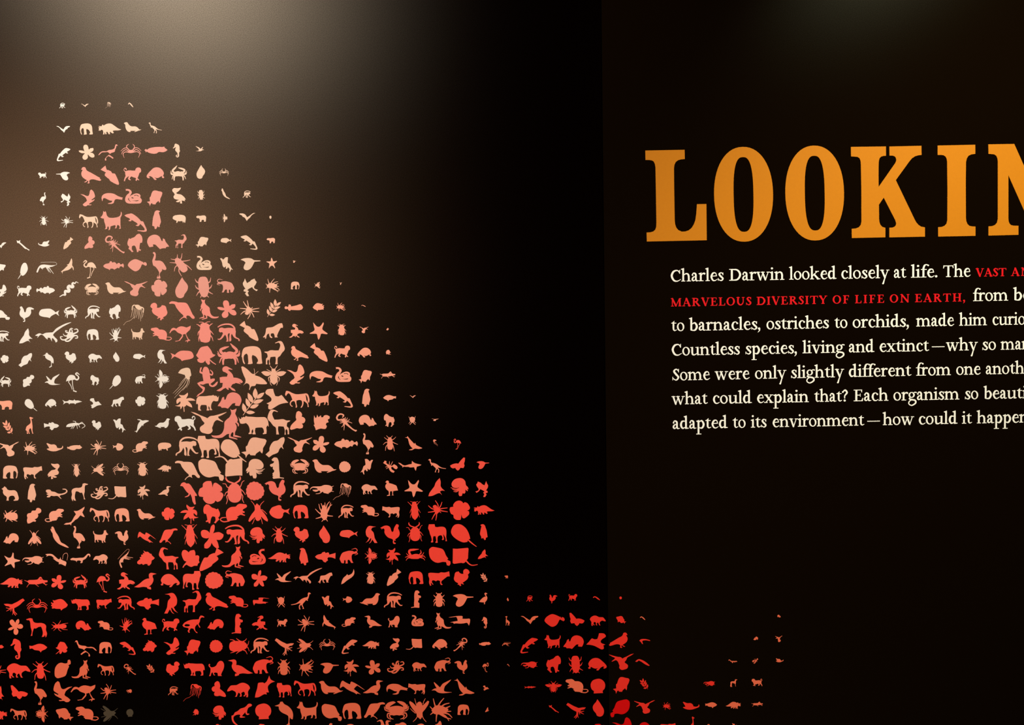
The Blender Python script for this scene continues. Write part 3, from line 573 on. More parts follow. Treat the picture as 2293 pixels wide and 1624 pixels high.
climbing_frog: 955,1058 990,1075 1010,1120 1018,1190 1025,1245 1060,1235 1090,1240 1085,1265 1040,1300 1020,1320 1050,1340 1080,1320 1110,1290 1135,1280 1115,1330 1060,1362 1010,1345 995,1305 950,1310 910,1325 870,1315 870,1330 935,1365 935,1395 910,1440 870,1465 830,1495 805,1505 830,1470 890,1430 905,1395 850,1340 825,1300 870,1280 920,1270 910,1210 905,1165 870,1150 865,1125 880,1070 905,1065 895,1090 885,1125 910,1140 912,1110 930,1070|~20,20,18,10:1010,1165 1048,1182 1058,1145 1025,1108
round_ray: 1180,890 1195,830 1235,780 1295,768 1350,785 1410,840 1450,920 1468,995 1430,1005 1425,1040 1370,1048 1315,1030 1250,990 1200,940|~20,18,8:1430,1005 1495,1065 1558,1114
square_ray: 1045,598 1110,602 1270,590 1280,605 1272,700 1268,750 1245,775 1225,805 1195,818 1165,812 1060,825 1038,812 1042,700|~24,18,14,9:1235,775 1285,830 1335,852 1410,843
shrimp: 552,935 565,900 600,850 650,832 720,838 780,845 830,842 800,860 740,870 760,885 720,880 690,870 650,885 625,890 610,870 590,900 575,935 560,945|~10,5:650,875 640,900|~10,5:700,875 738,938|~10,5:715,875 760,948|~10,5:735,872 802,962|~4,3,3,3:815,852 855,832 830,803 700,800 620,802
humpback_whale: 1400,820 1440,812 1455,790 1470,810 1500,850 1545,900 1595,955 1610,930 1630,975 1670,1000 1755,1040 1745,1050 1680,1060 1600,1052 1545,1080 1480,1080 1490,1070 1560,1050 1520,1010 1490,960 1475,900 1460,840 1440,828
flamingo: 1462,230 1480,180 1515,140 1555,135 1590,150 1605,185 1600,200 1560,210 1500,218|~22,22,20,16,16,20,8:1590,190 1625,206 1650,180 1638,150 1608,125 1628,107 1662,132|~11,9,9:1555,205 1558,290 1573,365|~14,16:1566,368 1605,380|~11,9,9,7:1515,212 1500,240 1530,290 1548,348
sea_bass: 1005,835 1040,805 1110,790 1120,765 1145,758 1165,785 1185,775 1215,785 1235,810 1260,788 1285,795 1295,815 1320,812 1340,798 1355,830 1345,872 1315,845 1290,850 1270,880 1245,870 1220,885 1190,900 1160,882 1120,885 1115,908 1090,890 1040,870 1012,850
puffer_fish: 472,600 500,555 560,518 600,513 650,530 700,555 715,555 712,590 690,600 665,650 630,685 580,698 530,670 485,630|700,590 715,575 735,558 760,570 770,600 755,618 735,610
hibiscus_flower: 1045,1150 1080,1105 1135,1088 1180,1105 1195,1130 1220,1112 1260,1130 1295,1190 1280,1225 1250,1235 1280,1250 1280,1290 1240,1330 1205,1350 1180,1340 1165,1290 1160,1340 1150,1372 1090,1370 1050,1340 1045,1300 1010,1280 990,1220 1000,1185 1050,1175
water_beetle: 845,1060 870,1020 920,1012 960,1020 985,1060 995,1120 1000,1200 985,1265 960,1310 925,1325 890,1310 860,1260 845,1200 840,1120|~18,16,6:845,1105 815,1085 795,1045|~18,16,6:845,1200 812,1178 795,1140|~18,14,6:855,1235 830,1260 808,1298|~18,16,6:993,1105 1018,1085 1030,1030|~18,16,6:995,1195 1025,1175 1045,1135|~18,14,6:985,1235 1020,1260 1055,1278|~14,10:880,1300 868,1326|~14,10:965,1300 990,1323
mammoth: 52,610 68,560 105,495 180,465 250,452 320,460 345,475 375,460 395,480 405,500 370,510 320,515 295,540 290,590 300,650 322,690 280,692 250,640 225,625 208,645 210,700 165,702 170,660 160,630 140,640 135,695 90,690 70,655|~16,14,14,5:385,485 405,440 370,408 295,425|~14,14,5:392,490 410,515 355,538
starfish: 1985,38 2005,60 2045,100 2090,98 2140,38 2148,60 2125,120 2130,150 2205,205 2190,215 2120,205 2100,210 2080,270 2062,295 2050,270 2040,215 2020,205 1930,205 1930,195 1990,165 2005,140 1995,100
swift: 735,350 800,365 880,405 940,430 980,450 1020,420 1080,412 1150,395 1270,360 1265,368 1200,405 1140,430 1150,455 1215,505 1205,510 1130,480 1100,490 1075,520 1060,560 1045,600 1052,640 1025,675 990,688 940,680 885,660 862,620 870,580 920,545 935,520 900,480 870,425 800,390
leafy_sprig: ~5,7,7:260,1412 320,1332 385,1250|@380,1255 382,1150 46|@392,1252 468,1195 38|@352,1292 312,1195 44|@358,1296 457,1265 40|@325,1337 292,1248 40|@328,1342 413,1312 38|@282,1387 262,1295 40|@288,1385 374,1388 36
octopus: 1005,590 1040,545 1075,530 1110,560 1130,600 1100,620 1060,625 1020,640|~26,20,14,10:1050,550 1062,495 1085,474 1105,480|~22,18,12:1095,550 1095,515 1085,490|~26,20,18,16,10:1110,560 1155,542 1186,518 1168,486 1130,492|~22,18,18,12:1115,585 1168,592 1172,625 1140,628|~28,24,20,18,10:1090,620 1050,662 1010,675 980,660 1018,640|~26,20,18,16,10:1035,622 970,652 922,640 912,604 945,600|~22,14,8:1015,590 975,588 955,560|~24,18,14,8:1045,545 1002,532 995,508 1022,514
dungeness_crab: 265,1300 330,1282 390,1278 450,1285 500,1305 520,1345 490,1400 450,1440 380,1435 310,1440 270,1400 245,1345|195,1310 200,1250 250,1215 330,1200 370,1220 300,1260 262,1285 275,1310 240,1350|565,1310 555,1250 500,1210 420,1195 390,1205 440,1240 500,1280 500,1310 525,1350|~18,18,12:245,1340 190,1315 192,1262|~18,18,10:258,1375 180,1345 162,1290|~18,18,12:518,1340 572,1315 572,1262|~18,18,10:505,1375 580,1345 598,1290|~20,20,18,6:275,1405 222,1410 218,1470 272,1512|~20,20,18,6:290,1425 252,1435 275,1490 322,1506|~20,20,18,6:488,1405 545,1405 558,1460 498,1512|~20,20,18,6:470,1428 515,1440 495,1490 445,1506
rooster: 1845,90 1880,70 1920,55 1970,58 2005,85 2020,135 2035,160 2055,145 2065,100 2090,55 2110,32 2140,45 2142,70 2130,95 2148,140 2155,190 2135,235 2095,265 2075,285 2090,290 2085,300 2065,290 2060,320 2090,335 2080,350 2050,345 2042,320 2045,285 2030,268 1970,245 1930,205 1910,160 1912,115 1890,95 1860,115 1870,100
dodo: 118,145 135,110 175,90 210,105 220,135 215,165 245,165 275,150 290,128 330,135 350,155 360,200 368,245 345,285 310,305 300,320 315,330 285,335 280,350 262,355 255,340 265,325 250,315 235,325 215,330 215,320 235,305 190,275 155,245 140,205 150,180 135,165
vulture: 490,1110 520,1092 560,1092 600,1100 620,1108 690,1110 740,1120 770,1155 800,1220 830,1290 858,1330 850,1355 820,1350 780,1310 745,1305 735,1325 745,1355 720,1340 695,1335 660,1355 635,1385 628,1375 655,1345 690,1320 690,1300 640,1250 610,1210 590,1180 570,1135 530,1125 495,1128
kangaroo: 1325,310 1350,330 1385,325 1422,308 1415,345 1400,385 1425,440 1435,480 1425,510 1450,540 1448,575 1435,575 1430,550 1405,520 1395,530 1415,570 1410,620 1390,660 1385,705 1410,710 1480,735 1475,742 1400,735 1358,725 1365,675 1350,660 1325,690 1320,725 1380,745 1425,765 1415,772 1300,745 1295,720 1300,685 1270,690 1230,715 1190,740 1110,745 1050,730 1030,700 1060,708 1140,705 1190,675 1220,620 1230,560 1235,510 1270,470 1310,440 1325,415 1340,385 1335,345
cuttlefish: 522,1275 535,1255 560,1258 575,1268 590,1228 618,1235 620,1258 700,1245 760,1228 785,1245 800,1275 785,1300 740,1312 640,1308 615,1305 605,1320 580,1310 572,1290 550,1295 530,1292
reef_fish: 772,540 785,530 800,545 815,535 800,500 830,505 880,490 930,488 970,510 1022,572 1000,605 950,630 920,655 910,630 850,628 815,620 795,625 780,612 795,600 772,580 790,560
mite: 1870,1150 1900,1115 1940,1105 1990,1120 2030,1140 2010,1170 1950,1185 1895,1180|~14,10,6:1910,1122 1898,1085 1890,1048|~14,10,6:1930,1118 1955,1080 1988,1045|~14,10,6:1960,1120 1995,1098 2038,1088|~14,6:1995,1135 2045,1115|~14,6:1995,1160 2052,1160|~14,10,6:1985,1172 2030,1185 2062,1215|~14,10,6:1965,1180 2005,1205 2032,1242|~14,10,6:1945,1180 2000,1212 2050,1228|~14,10,6:1920,1178 1915,1210 1912,1248|~12,5:1885,1168 1860,1186|~12,5:1885,1145 1858,1116
moth: 430,475 442,520 440,570 455,600 490,632 455,628 430,640 455,685 430,660 395,665 340,690 292,695 305,655 350,595 365,575 385,525
swallowtail_butterfly: 1492,1055 1520,1050 1580,1090 1640,1150 1670,1165 1690,1160 1700,1185 1760,1205 1830,1250 1875,1305 1860,1318 1790,1318 1710,1310 1690,1340 1640,1345 1620,1370 1610,1400 1600,1395 1610,1350 1600,1315 1560,1300 1510,1335 1545,1290 1550,1240 1530,1190 1505,1120|~6,5:1685,1168 1690,1120 1684,1085|~6,5:1690,1172 1745,1125
long_tailed_dinosaur: 1085,390 1020,420 950,455 880,500 820,545 800,575 830,610 862,645 860,675 835,685 830,665 805,630 785,615 780,640 785,670 765,640 755,615 720,610 715,640 690,620 665,590 630,565 600,575 570,605 560,612 572,585 540,580 530,575 575,550 605,545 640,560 690,540 760,535 800,530 850,480 920,440 1000,405 1070,388
rat: 1255,560 1262,510 1290,470 1340,445 1405,440 1430,415 1465,398 1510,402 1560,410 1578,435 1565,455 1520,480 1505,500 1540,520 1530,540 1505,530 1510,550 1545,570 1535,580 1500,570 1470,565 1420,595 1440,605 1420,620 1410,640 1340,648 1290,655 1270,640|~16,16,16,14,10:1300,655 1220,666 1170,638 1190,607 1255,600
wading_bird: 402,545 420,510 445,475 475,468 510,482 540,460 580,448 630,455 665,465 715,445 728,442 718,490 680,530 655,555 660,580 690,640 715,655 705,665 685,665 675,688 665,685 670,665 635,675 645,662 680,650 660,610 645,560 605,570 605,600 570,645 555,660 495,672 485,665 540,655 560,630 590,590 585,565 530,540 500,510 475,500 440,515 415,545
scarab_beetle: 870,440 880,410 930,395 985,410 1005,430 1010,480 1025,540 1020,620 1000,675 940,692 870,675 850,620 848,540 865,480|~12,10,6:930,402 900,386 852,384|~12,10,6:945,402 985,382 1022,378|~18,14,6:872,450 840,425 813,415|~18,14,6:1003,445 1030,422 1058,405|~16,14,6:862,510 835,540 828,582|~16,14,6:852,590 840,630 843,672|~16,14,6:1015,510 1042,540 1068,572|~16,14,6:1018,580 1045,620 1057,668
lioness: 1812,600 1840,570 1855,530 1865,475 1890,462 1960,455 2010,430 2060,405 2105,400 2118,440 2115,468 2085,470 2065,500 2040,545 2025,590 2038,608 1990,608 1985,570 1970,545 1935,550 1930,580 1955,605 1945,618 1920,605 1908,575 1905,548 1880,560 1865,590 1860,622 1840,622 1848,600 1825,605
landing_eagle: 1205,1090 1225,1058 1270,1050 1310,1070 1355,1095 1355,1103 1310,1095 1290,1105 1320,1130 1355,1170 1370,1220 1420,1225 1480,1250 1510,1285 1490,1305 1450,1290 1480,1320 1440,1310 1400,1300 1385,1310 1350,1320 1325,1360 1380,1395 1395,1425 1340,1405 1310,1375 1285,1370 1295,1400 1270,1395 1250,1370 1215,1385 1160,1420 1105,1410 1150,1385 1190,1360 1200,1330 1205,1295 1165,1295 1160,1215 1210,1205 1270,1205 1285,1165 1250,1140 1215,1125
tick: 2045,475 2085,455 2125,475 2135,510 2115,550 2088,565 2060,550 2040,510|~8,5:2048,490 2028,455|~8,5:2128,490 2140,448|~8,5:2055,542 2026,582|~8,5:2118,542 2146,575|~14,8:2078,558 2046,602|~14,8:2096,558 2136,602
crow: 340,408 380,405 420,395 460,395 490,420 515,470 518,520 505,570 465,605 495,660 525,688 500,675 470,655 440,610 425,615 440,670 470,702 440,688 410,640 405,635 370,695 322,695 330,680 365,610 372,570 385,510 410,480 425,460 405,425 375,415
rose_flower: 810,880 835,840 855,800 885,765 930,752 985,745 1015,780 1040,820 1060,865 1100,880 1070,905 1020,930 1010,945 1012,1015 985,1028 950,985 945,960 915,990 870,995 830,970 825,940 850,930 825,905|~14,16,10:1005,945 1050,990 1098,1022
moorhen: 1640,70 1665,45 1690,50 1698,85 1740,95 1800,120 1812,140 1828,195 1790,198 1755,205 1752,255 1765,265 1730,268 1742,255 1740,205 1710,205 1705,255 1710,270 1660,275 1665,265 1690,258 1688,205 1660,180 1640,140 1645,110 1660,90 1655,75
ibis: 650,885 690,870 700,850 720,848 735,870 770,890 800,925 810,965 805,1005 790,1000 780,985 775,1030 780,1050 745,1068 735,1060 765,1040 768,980 755,965 715,945 690,920 685,890
jellyfish: 1000,95 1050,95 1085,120 1095,145 1060,155 1020,135|~14,12,8:995,97 975,112 965,155|~14,14,10:1085,122 1115,140 1112,185|~5,3:985,125 965,190 950,245|~5,3:1000,135 990,195 975,240|~5,3:1015,145 1008,200 990,262|~5,3:1030,150 1030,210 1015,250|~5,3:1045,152 1050,220 1045,265|~5,3:1060,155 1068,230 1075,292|~5,3:1075,155 1090,200 1085,260|~5,3:1090,150 1108,195 1098,245|~4,3,3,3:1005,230 940,280 890,297 848,335
swimming_jellyfish: 540,1150 580,1100 640,1078 690,1075 720,1095 732,1150 735,1190 715,1210 715,1240 680,1245 650,1215 640,1180 590,1165|~7,5,3:660,1220 600,1300 530,1380 455,1450|~7,5,3:675,1235 620,1330 550,1400 480,1470|~7,5,3:690,1240 660,1330 560,1430 470,1525|~7,5,3:705,1235 700,1300 660,1370|~7,5,3:652,1215 600,1270 545,1340|~7,5,3:695,1240 660,1340 600,1410
lily_flower: 665,410 690,430 710,445 740,448 785,440 770,465 750,480 800,495 820,530 815,575 795,560 770,535 765,560 790,590 840,600 800,612 770,615 770,655 755,640 745,610 730,620 725,695 715,690 720,620 700,610 690,590 650,615 610,632 620,590 650,550 670,530 620,530 565,530 590,505 640,490 690,500 675,470 662,440
rhinoceros: 1450,425 1470,460 1490,455 1495,430 1510,440 1525,425 1540,435 1560,415 1590,425 1650,428 1720,435 1800,435 1850,440 1885,480 1895,530 1898,580 1880,560 1862,590 1865,640 1860,685 1810,692 1805,680 1825,665 1820,620 1800,590 1740,590 1700,595 1690,640 1700,690 1655,690 1650,675 1665,655 1660,610 1640,640 1640,685 1595,685 1592,675 1610,655 1610,600 1590,550 1560,520 1510,530 1475,525 1465,500 1460,470
kingfisher: 1855,60 1880,20 1930,8 1975,10 1985,60 2005,115 2050,120 2095,100 2120,125 2145,160 2195,215 2130,222 2060,240 1990,280 1930,312 1895,300 1895,260 1905,240 1870,220 1910,205 1940,185 1945,150 1910,110 1870,85
shark: 218,512 250,520 285,545 320,555 380,540 420,535 425,488 455,515 490,530 565,548 545,560 495,575 480,635 468,620 455,582 400,585 380,580 365,575 335,575 300,572 280,585 278,565 245,540
parrot: 570,125 590,85 630,70 665,90 690,88 720,110 745,150 780,210 810,260 808,280 780,275 785,340 792,400 770,408 745,360 735,300 715,245 690,280 640,295 630,290 680,265 690,240 660,210 630,165 605,130
stag_beetle: 1380,70 1420,85 1460,120 1485,180 1490,260 1480,320 1440,365 1385,378 1330,365 1290,320 1280,260 1285,180 1310,120 1350,85|~22,24,24,10:1365,78 1295,52 1262,12 1262,-22|~22,24,24,10:1400,78 1452,48 1478,12 1475,-22|~16,12,10,8:1305,155 1270,130 1252,90 1208,84|~16,12,8:1290,205 1252,225 1230,272|~16,14,12,8:1288,250 1264,282 1272,340 1252,396|~16,12,10,8:1465,150 1488,110 1505,65 1537,42|~16,12,8:1480,175 1512,205 1548,258|~16,14,12,8:1485,240 1508,282 1502,330 1522,382
rosette_flower: e 0,0 100,100 15
giraffe: 455,435 470,435 508,450 500,460 480,462 488,520 492,580 488,630 498,680 485,680 475,640 465,600 450,605 435,630 445,680 432,680 420,640 415,650 420,680 402,680 402,640 385,625 395,590 405,570 440,545 465,520 462,470 452,452
cichlid_fish: 578,1190 610,1165 670,1150 690,1130 725,1122 735,1140 775,1130 790,1150 785,1165 830,1155 885,1140 880,1225 830,1205 775,1200 760,1220 770,1245 745,1260 735,1275 705,1265 680,1235 630,1228 595,1210
crayfish: 1000,580 1010,555 1040,535 1090,525 1150,520 1200,530 1220,535 1200,550 1150,560 1100,570 1060,580|~10,8,5:1150,522 1142,500 1108,493|~12,10,9,7:1200,537 1252,532 1286,570 1240,603|~9,8,6:1205,532 1242,514 1268,545|~9,6:1105,568 1072,607|~9,6:1132,563 1100,607|~9,6:1162,558 1170,608|~9,6:1190,552 1205,588
collie_dog: 30,165 55,150 75,130 100,150 120,180 160,190 220,190 255,215 270,260 280,310 265,340 205,345 200,335 225,320 220,290 200,270 160,272 135,290 128,320 130,340 95,340 100,320 100,285 65,255 48,220 50,185
iguana: 697,200 705,182 735,178 765,185 780,205 830,215 880,240 930,240 980,225 1000,205 990,185 945,180 945,170 990,172 1018,200 1010,225 970,250 915,262 895,275 925,318 905,308 870,275 810,275 770,270 750,290 710,290 710,275 740,265 710,250 705,240 735,235 710,222
greyhound: 1255,95 1285,88 1335,102 1325,112 1295,115 1285,140 1282,190 1280,215 1270,260 1275,300 1285,328 1265,325 1262,290 1250,250 1240,225 1215,228 1180,208 1150,205 1140,230 1130,290 1145,345 1115,340 1110,320 1095,335 1105,348 1090,345 1078,300 1090,250 1085,200 1105,170 1150,155 1200,155 1240,140
dust_mite: 62,580 90,550 130,530 200,530 250,545 265,580 260,620 220,640 150,635 90,610|~14,8:100,545 80,500|~14,7:140,532 190,498|~12,7:200,535 248,502|~14,8:105,612 82,658|~14,7:140,630 182,662|~14,7:200,635 252,658|~10,7:68,568 58,535|~10,7:68,598 56,615
beetle: 1850,200 1870,150 1930,125 2010,125 2090,130 2140,165 2165,215 2140,260 2080,290 2010,305 1930,310 1870,290 1850,250|~16,14,7:1955,132 1920,106 1868,98|~16,14,7:2052,132 2010,106 1978,78|~16,14,7:2088,135 2130,116 2154,84|~12,10,7:2160,212 2180,180 2194,128|~12,10,7:2160,225 2180,260 2194,308|~16,14,7:1965,300 1920,320 1868,336|~16,14,7:2062,293 2010,316 1968,352|~16,14,7:2088,285 2130,305 2157,358
damselfish: 408,570 425,540 470,530 490,500 530,498 548,490 560,465 590,460 625,480 628,515 600,540 575,545 580,580 560,610 520,630 545,645 535,665 500,660 450,685 415,688 405,650 415,600
fly: 1690,440 1705,410 1725,385 1750,410 1775,435 1778,470 1800,500 1850,570 1882,640 1875,668 1830,640 1785,590 1775,620 1750,650 1720,655 1698,630 1690,595 1660,620 1610,668 1590,655 1605,610 1650,540 1690,490|~10,6:1697,442 1678,395 1640,345|~10,6:1765,435 1792,390 1832,352|~9,6:1680,622 1668,660 1645,702|~9,6:1780,612 1790,655 1800,702|~10,5:1795,480 1840,520 1870,555
piranha: 1912,515 1950,455 2010,430 2060,418 2090,430 2100,465 2150,490 2215,468 2195,515 2215,555 2150,520 2120,535 2115,565 2090,605 2030,612 1970,590 1930,555
cockroach: 680,725 715,712 745,725 765,780 782,840 785,920 775,990 720,1050 670,1000 655,930 655,850 665,780|~8,6:692,722 640,708|~8,6:735,722 782,710|~12,9,6:665,790 628,750 592,716|~12,9,6:762,775 790,740 822,710|~11,8,5:660,840 640,880 626,918|~11,8,5:658,925 640,965 632,1004|~11,8,5:780,845 805,880 827,918|~11,8,5:782,925 797,965 810,1000
orchid_flower: 1075,708 1090,730 1085,790 1062,840 1100,828 1160,825 1220,860 1210,900 1170,935 1110,935 1130,980 1145,1050 1110,1060 1060,1020 1035,975 1015,1025 970,1060 925,1055 925,1000 970,950 1000,905 955,912 895,890 878,830 895,795 940,788 985,805 1010,835 1018,790 1040,730
nautilus: 1600,1180 1610,1120 1650,1075 1710,1065 1780,1085 1825,1140 1825,1190 1790,1220 1740,1225 1710,1215 1710,1240 1715,1270 1720,1330 1705,1358 1670,1355 1655,1310 1630,1320 1612,1300 1610,1250 1580,1280 1570,1270 1585,1240 1560,1250 1570,1215|~16,14,7:1700,1225 1760,1245 1842,1218|~16,14,7:1700,1235 1760,1265 1818,1242|~16,14,7:1700,1245 1750,1285 1798,1282
flea: 2025,790 2055,765 2085,785 2100,840 2105,920 2090,965 2055,975 2020,960 2010,910 2015,840|~12,9,5:2040,775 2020,760 2003,738|~12,9,5:2072,775 2085,760 2102,743|~12,9,5:2022,815 1998,795 1963,768|~12,9,5:2092,815 2125,795 2157,763|~12,10,6:2015,848 1980,855 1943,887|~12,10,6:2098,843 2140,868 2187,887|~12,11,6:2015,890 1988,925 1978,988|~12,11,6:2103,895 2118,940 2127,998
begonia_leaf: 590,1150 605,1105 635,1092 670,1105 695,1130 720,1105 780,1095 795,1130 795,1180 830,1175 852,1195 845,1250 855,1280 830,1300 820,1330 770,1330 730,1345 690,1330 660,1310 630,1325 610,1355 595,1350 620,1310 660,1265 625,1250 600,1200
porcupine: 318,265 345,240 365,225 355,205 380,195 375,170 405,165 400,145 425,150 410,110 440,130 470,130 500,155 520,160 525,180 562,215 545,235 520,250 510,290 480,320 455,310 470,300 430,295 400,308 380,290 350,300 322,290
lion: 1490,550 1500,530 1520,540 1508,550 1515,570 1535,590 1580,585 1620,560 1650,510 1690,482 1735,495 1757,550 1745,620 1715,680 1700,720 1712,742 1645,740 1640,690 1610,680 1580,685 1580,710 1600,725 1580,732 1565,710 1555,675 1535,690 1520,740 1492,740 1510,700 1520,640 1518,600 1495,575
cormorant: 1835,470 1880,460 1940,452 1975,475 1978,520 1972,550 2020,555 2080,580 2140,625 2200,665 2260,695 2180,705 2090,695 2020,705 2015,725 1965,742 1945,740 1950,700 1990,695 1940,660 1905,610 1895,560 1910,520 1905,490
meerkat: 1950,1075 1985,1045 2030,1050 2048,1090 2055,1150 2055,1220 2062,1290 2060,1340 2120,1350 2120,1362 2060,1355 1965,1362 1955,1340 1970,1325 1955,1320 1960,1300 1955,1280 1975,1265 1985,1240 1965,1215 1965,1180 1940,1185 1922,1165 1930,1145 1960,1135 1980,1120 1985,1100 1960,1095
leaping_antelope: 1592,960 1600,900 1625,840 1650,828 1700,860 1760,890 1775,890 1785,855 1805,848 1870,880 1930,920 2030,995 1990,975 1900,915 1870,935 1835,975 1880,1010 1955,1068 1900,1050 1880,1065 1840,1035 1780,1010 1710,970 1660,930 1635,930
squid: 445,115 470,80 500,95 560,135 620,165 655,180 720,170 775,172 745,205 700,215 680,235 655,240 640,265 620,250 590,235 530,195 480,145|~16,14,8:640,235 690,252 742,240|~16,14,8:645,240 690,270 737,297|~20,18,14,10:630,250 635,300 618,345 598,376|~18,14,10:625,250 618,305 578,357|~10,6:635,320 647,366|~14,8:655,245 672,302
scallop_shell: 240,1232 310,1250 360,1300 375,1360 360,1420 325,1460 330,1500 240,1502 150,1505 155,1460 115,1430 92,1370 100,1310 140,1260
angelfish: 88,1115 100,1050 130,960 145,880 160,862 235,858 255,875 290,850 320,800 345,740 365,800 395,825 440,845 380,865 330,905 315,940 320,985 332,1030 285,1030 295,1065 250,1060 200,1085 150,1110
monitor_lizard: 2255,1265 2235,1245 2190,1245 2160,1275 2120,1305 2050,1325 2000,1365 1950,1390 1925,1430 1890,1445 1895,1520 1930,1580 1985,1613 2000,1608 1950,1560 1925,1510 1930,1460 1980,1430 2035,1425 2045,1440 2030,1465 2050,1480 2120,1475 2130,1468 2070,1455 2100,1420 2135,1385 2140,1415 2165,1435 2200,1425 2200,1412 2165,1410 2165,1370 2190,1310 2240,1285
grasshopper: 412,215 440,195 560,190 600,150 625,152 650,195 715,205 715,230 660,240 620,250 560,262 450,258 430,240|!602,186 618,170 630,188|~9,5:415,215 372,198|~9,7,5:445,252 425,270 402,305|~9,7,5:530,258 550,275 578,298|~10,6:660,240 692,282|~10,7,5:650,245 672,262 708,268
lobster: 1745,1130 1770,1095 1795,1105 1790,1130 1830,1160 1870,1175 1905,1150 1945,1175 1958,1205 1935,1225 1905,1210 1885,1185 1860,1195 1870,1225 1912,1255 1895,1275 1860,1260 1835,1230 1825,1200 1790,1160 1770,1145|~10,6:1832,1165 1840,1108|~10,6:1850,1172 1885,1112|~10,6:1828,1190 1790,1215|~10,6:1815,1180 1778,1190
rhinoceros_beetle: 665,130 720,112 790,118 830,140 838,175 815,215 770,235 710,230 690,205 660,215 640,190 590,210 545,195 540,180 580,180 620,178 605,160 545,150 510,170 500,190 505,160 540,135 610,132|~14,10,6:685,205 640,235 588,241|~14,10,6:715,218 750,235 780,241|~9,5:825,142 858,129|~9,5:815,205 858,213
crocodile: 1062,1225 1095,1208 1140,1212 1210,1208 1260,1205 1300,1175 1330,1152 1360,1158 1368,1185 1352,1200 1348,1175 1330,1175 1295,1220 1250,1245 1245,1275 1220,1285 1210,1275 1225,1260 1200,1245 1160,1248 1155,1270 1145,1250 1100,1240 1070,1238
mantis_shrimp: 692,1155 730,1150 790,1155 830,1185 880,1230 905,1225 915,1200 925,1235 990,1265 1000,1285 985,1330 960,1318 920,1300 885,1300 890,1275 850,1255 800,1215 825,1225 790,1185 740,1175 705,1190 715,1170|~5,5,5,4:945,1230 960,1165 1005,1142 1025,1175 1010,1245
dolphin: 1160,1380 1170,1420 1160,1470 1120,1510 1060,1550 1010,1590 975,1605 985,1560 1010,1510 1050,1475 1065,1455 1080,1475 1130,1450 1152,1415
fiddler_crab: 395,700 430,685 480,675 530,685 555,710 530,745 470,750 400,745 380,725|~30,34,34,30,8:405,700 378,650 392,620 450,612 525,606|~14,18,6:530,690 562,660 553,618|~16,12,6:400,705 360,692 335,665|~16,12,6:390,720 350,712 316,725|~16,12,6:395,730 352,738 328,770|~16,12,6:548,705 582,690 604,655|~16,12,6:555,718 600,708 627,735|~16,12,6:548,730 592,742 617,770
bulldog: 830,790 845,720 945,720 955,765 990,772 1060,765 1120,775 1150,815 1155,880 1150,950 1162,1020 1135,1020 1140,980 1120,930 1095,890 1105,950 1110,990 1085,1002 1070,990 1085,965 1070,920 1040,915 1000,940 992,1000 995,1045 960,1048 955,1035 970,1010 960,930 920,930 912,980 915,1035 880,1040 875,1025 890,1000 880,940 860,890 850,840
flatfish: 845,1110 880,1075 910,1065 990,1078 1080,1105 1115,1150 1140,1215 1180,1275 1160,1290 1180,1305 1215,1320 1218,1365 1195,1400 1155,1390 1140,1335 1080,1330 1000,1345 930,1325 870,1270 845,1200
grouper_fish: 1850,995 1890,960 1910,940 1912,900 1940,840 1980,800 2040,785 2090,748 2135,738 2145,775 2130,830 2110,870 2125,920 2110,910 2090,885 2060,920 2040,965 1990,990 1960,1000 1900,1040
barracuda: 945,175 985,195 1030,190 1045,175 1065,180 1110,185 1125,168 1140,185 1180,185 1240,202 1190,215 1150,225 1135,240 1120,225 1060,225 1045,240 1035,220 995,215 950,242 965,210
lionfish: 700,410 720,450 735,440 745,400 765,440 800,410 805,440 830,440 850,415 890,410 930,430 928,460 900,475 905,490 912,515 880,525 870,550 885,570 870,605 840,612 790,605 720,628 710,590 690,550 705,545 695,490
eel: 1840,1225 1870,1200 1900,1193 1950,1210 2000,1240 2050,1285 2035,1290 1980,1265 1930,1230 1890,1210 1865,1230
flying_fish: 1168,735 1195,735 1215,755 1255,720 1288,722 1280,790 1285,805 1310,820 1330,870 1358,905 1330,895 1310,935 1300,930 1305,890 1285,865 1265,890 1250,885 1255,850 1225,872 1205,845 1195,790
goose: 1300,185 1340,140 1375,115 1400,110 1385,85 1378,65 1395,52 1420,65 1415,78 1398,72 1405,95 1420,125 1410,165 1385,195 1385,220 1370,222 1372,195 1330,192
wavy_snake: ~10,18,26,34,38,40,42,42,42,42,40,36,30,24,16,12,8:898,1310 945,1285 982,1285 980,1255 985,1228 1010,1230 1038,1232 1045,1210 1028,1175 1050,1150 1085,1168 1110,1160 1095,1125 1110,1103 1138,1115 1152,1090 1187,1106
raptor: 932,765 905,745 875,740 855,765 845,795 800,797 740,800 680,815 625,845 598,880 620,905 680,920 690,935 672,965 690,992 705,985 695,965 720,925 760,930 775,960 800,990 820,998 815,985 790,965 785,910 820,865 830,875 850,915 865,915 850,885 840,865 860,825 870,785 895,765 915,770|!625,880 650,862 700,868 712,880 690,895 640,895
leaping_dolphin: 1900,910 1915,895 1945,888 2000,890 2060,905 2062,915 2000,905 1955,908 1942,918 1955,955 1940,950 1920,925
skipper_butterfly: 1000,555 1040,535 1090,525 1120,530 1160,480 1200,440 1222,445 1215,500 1205,530 1212,560 1195,595 1150,590 1135,615 1110,632 1085,610 1075,590 1040,597 1010,580
"""

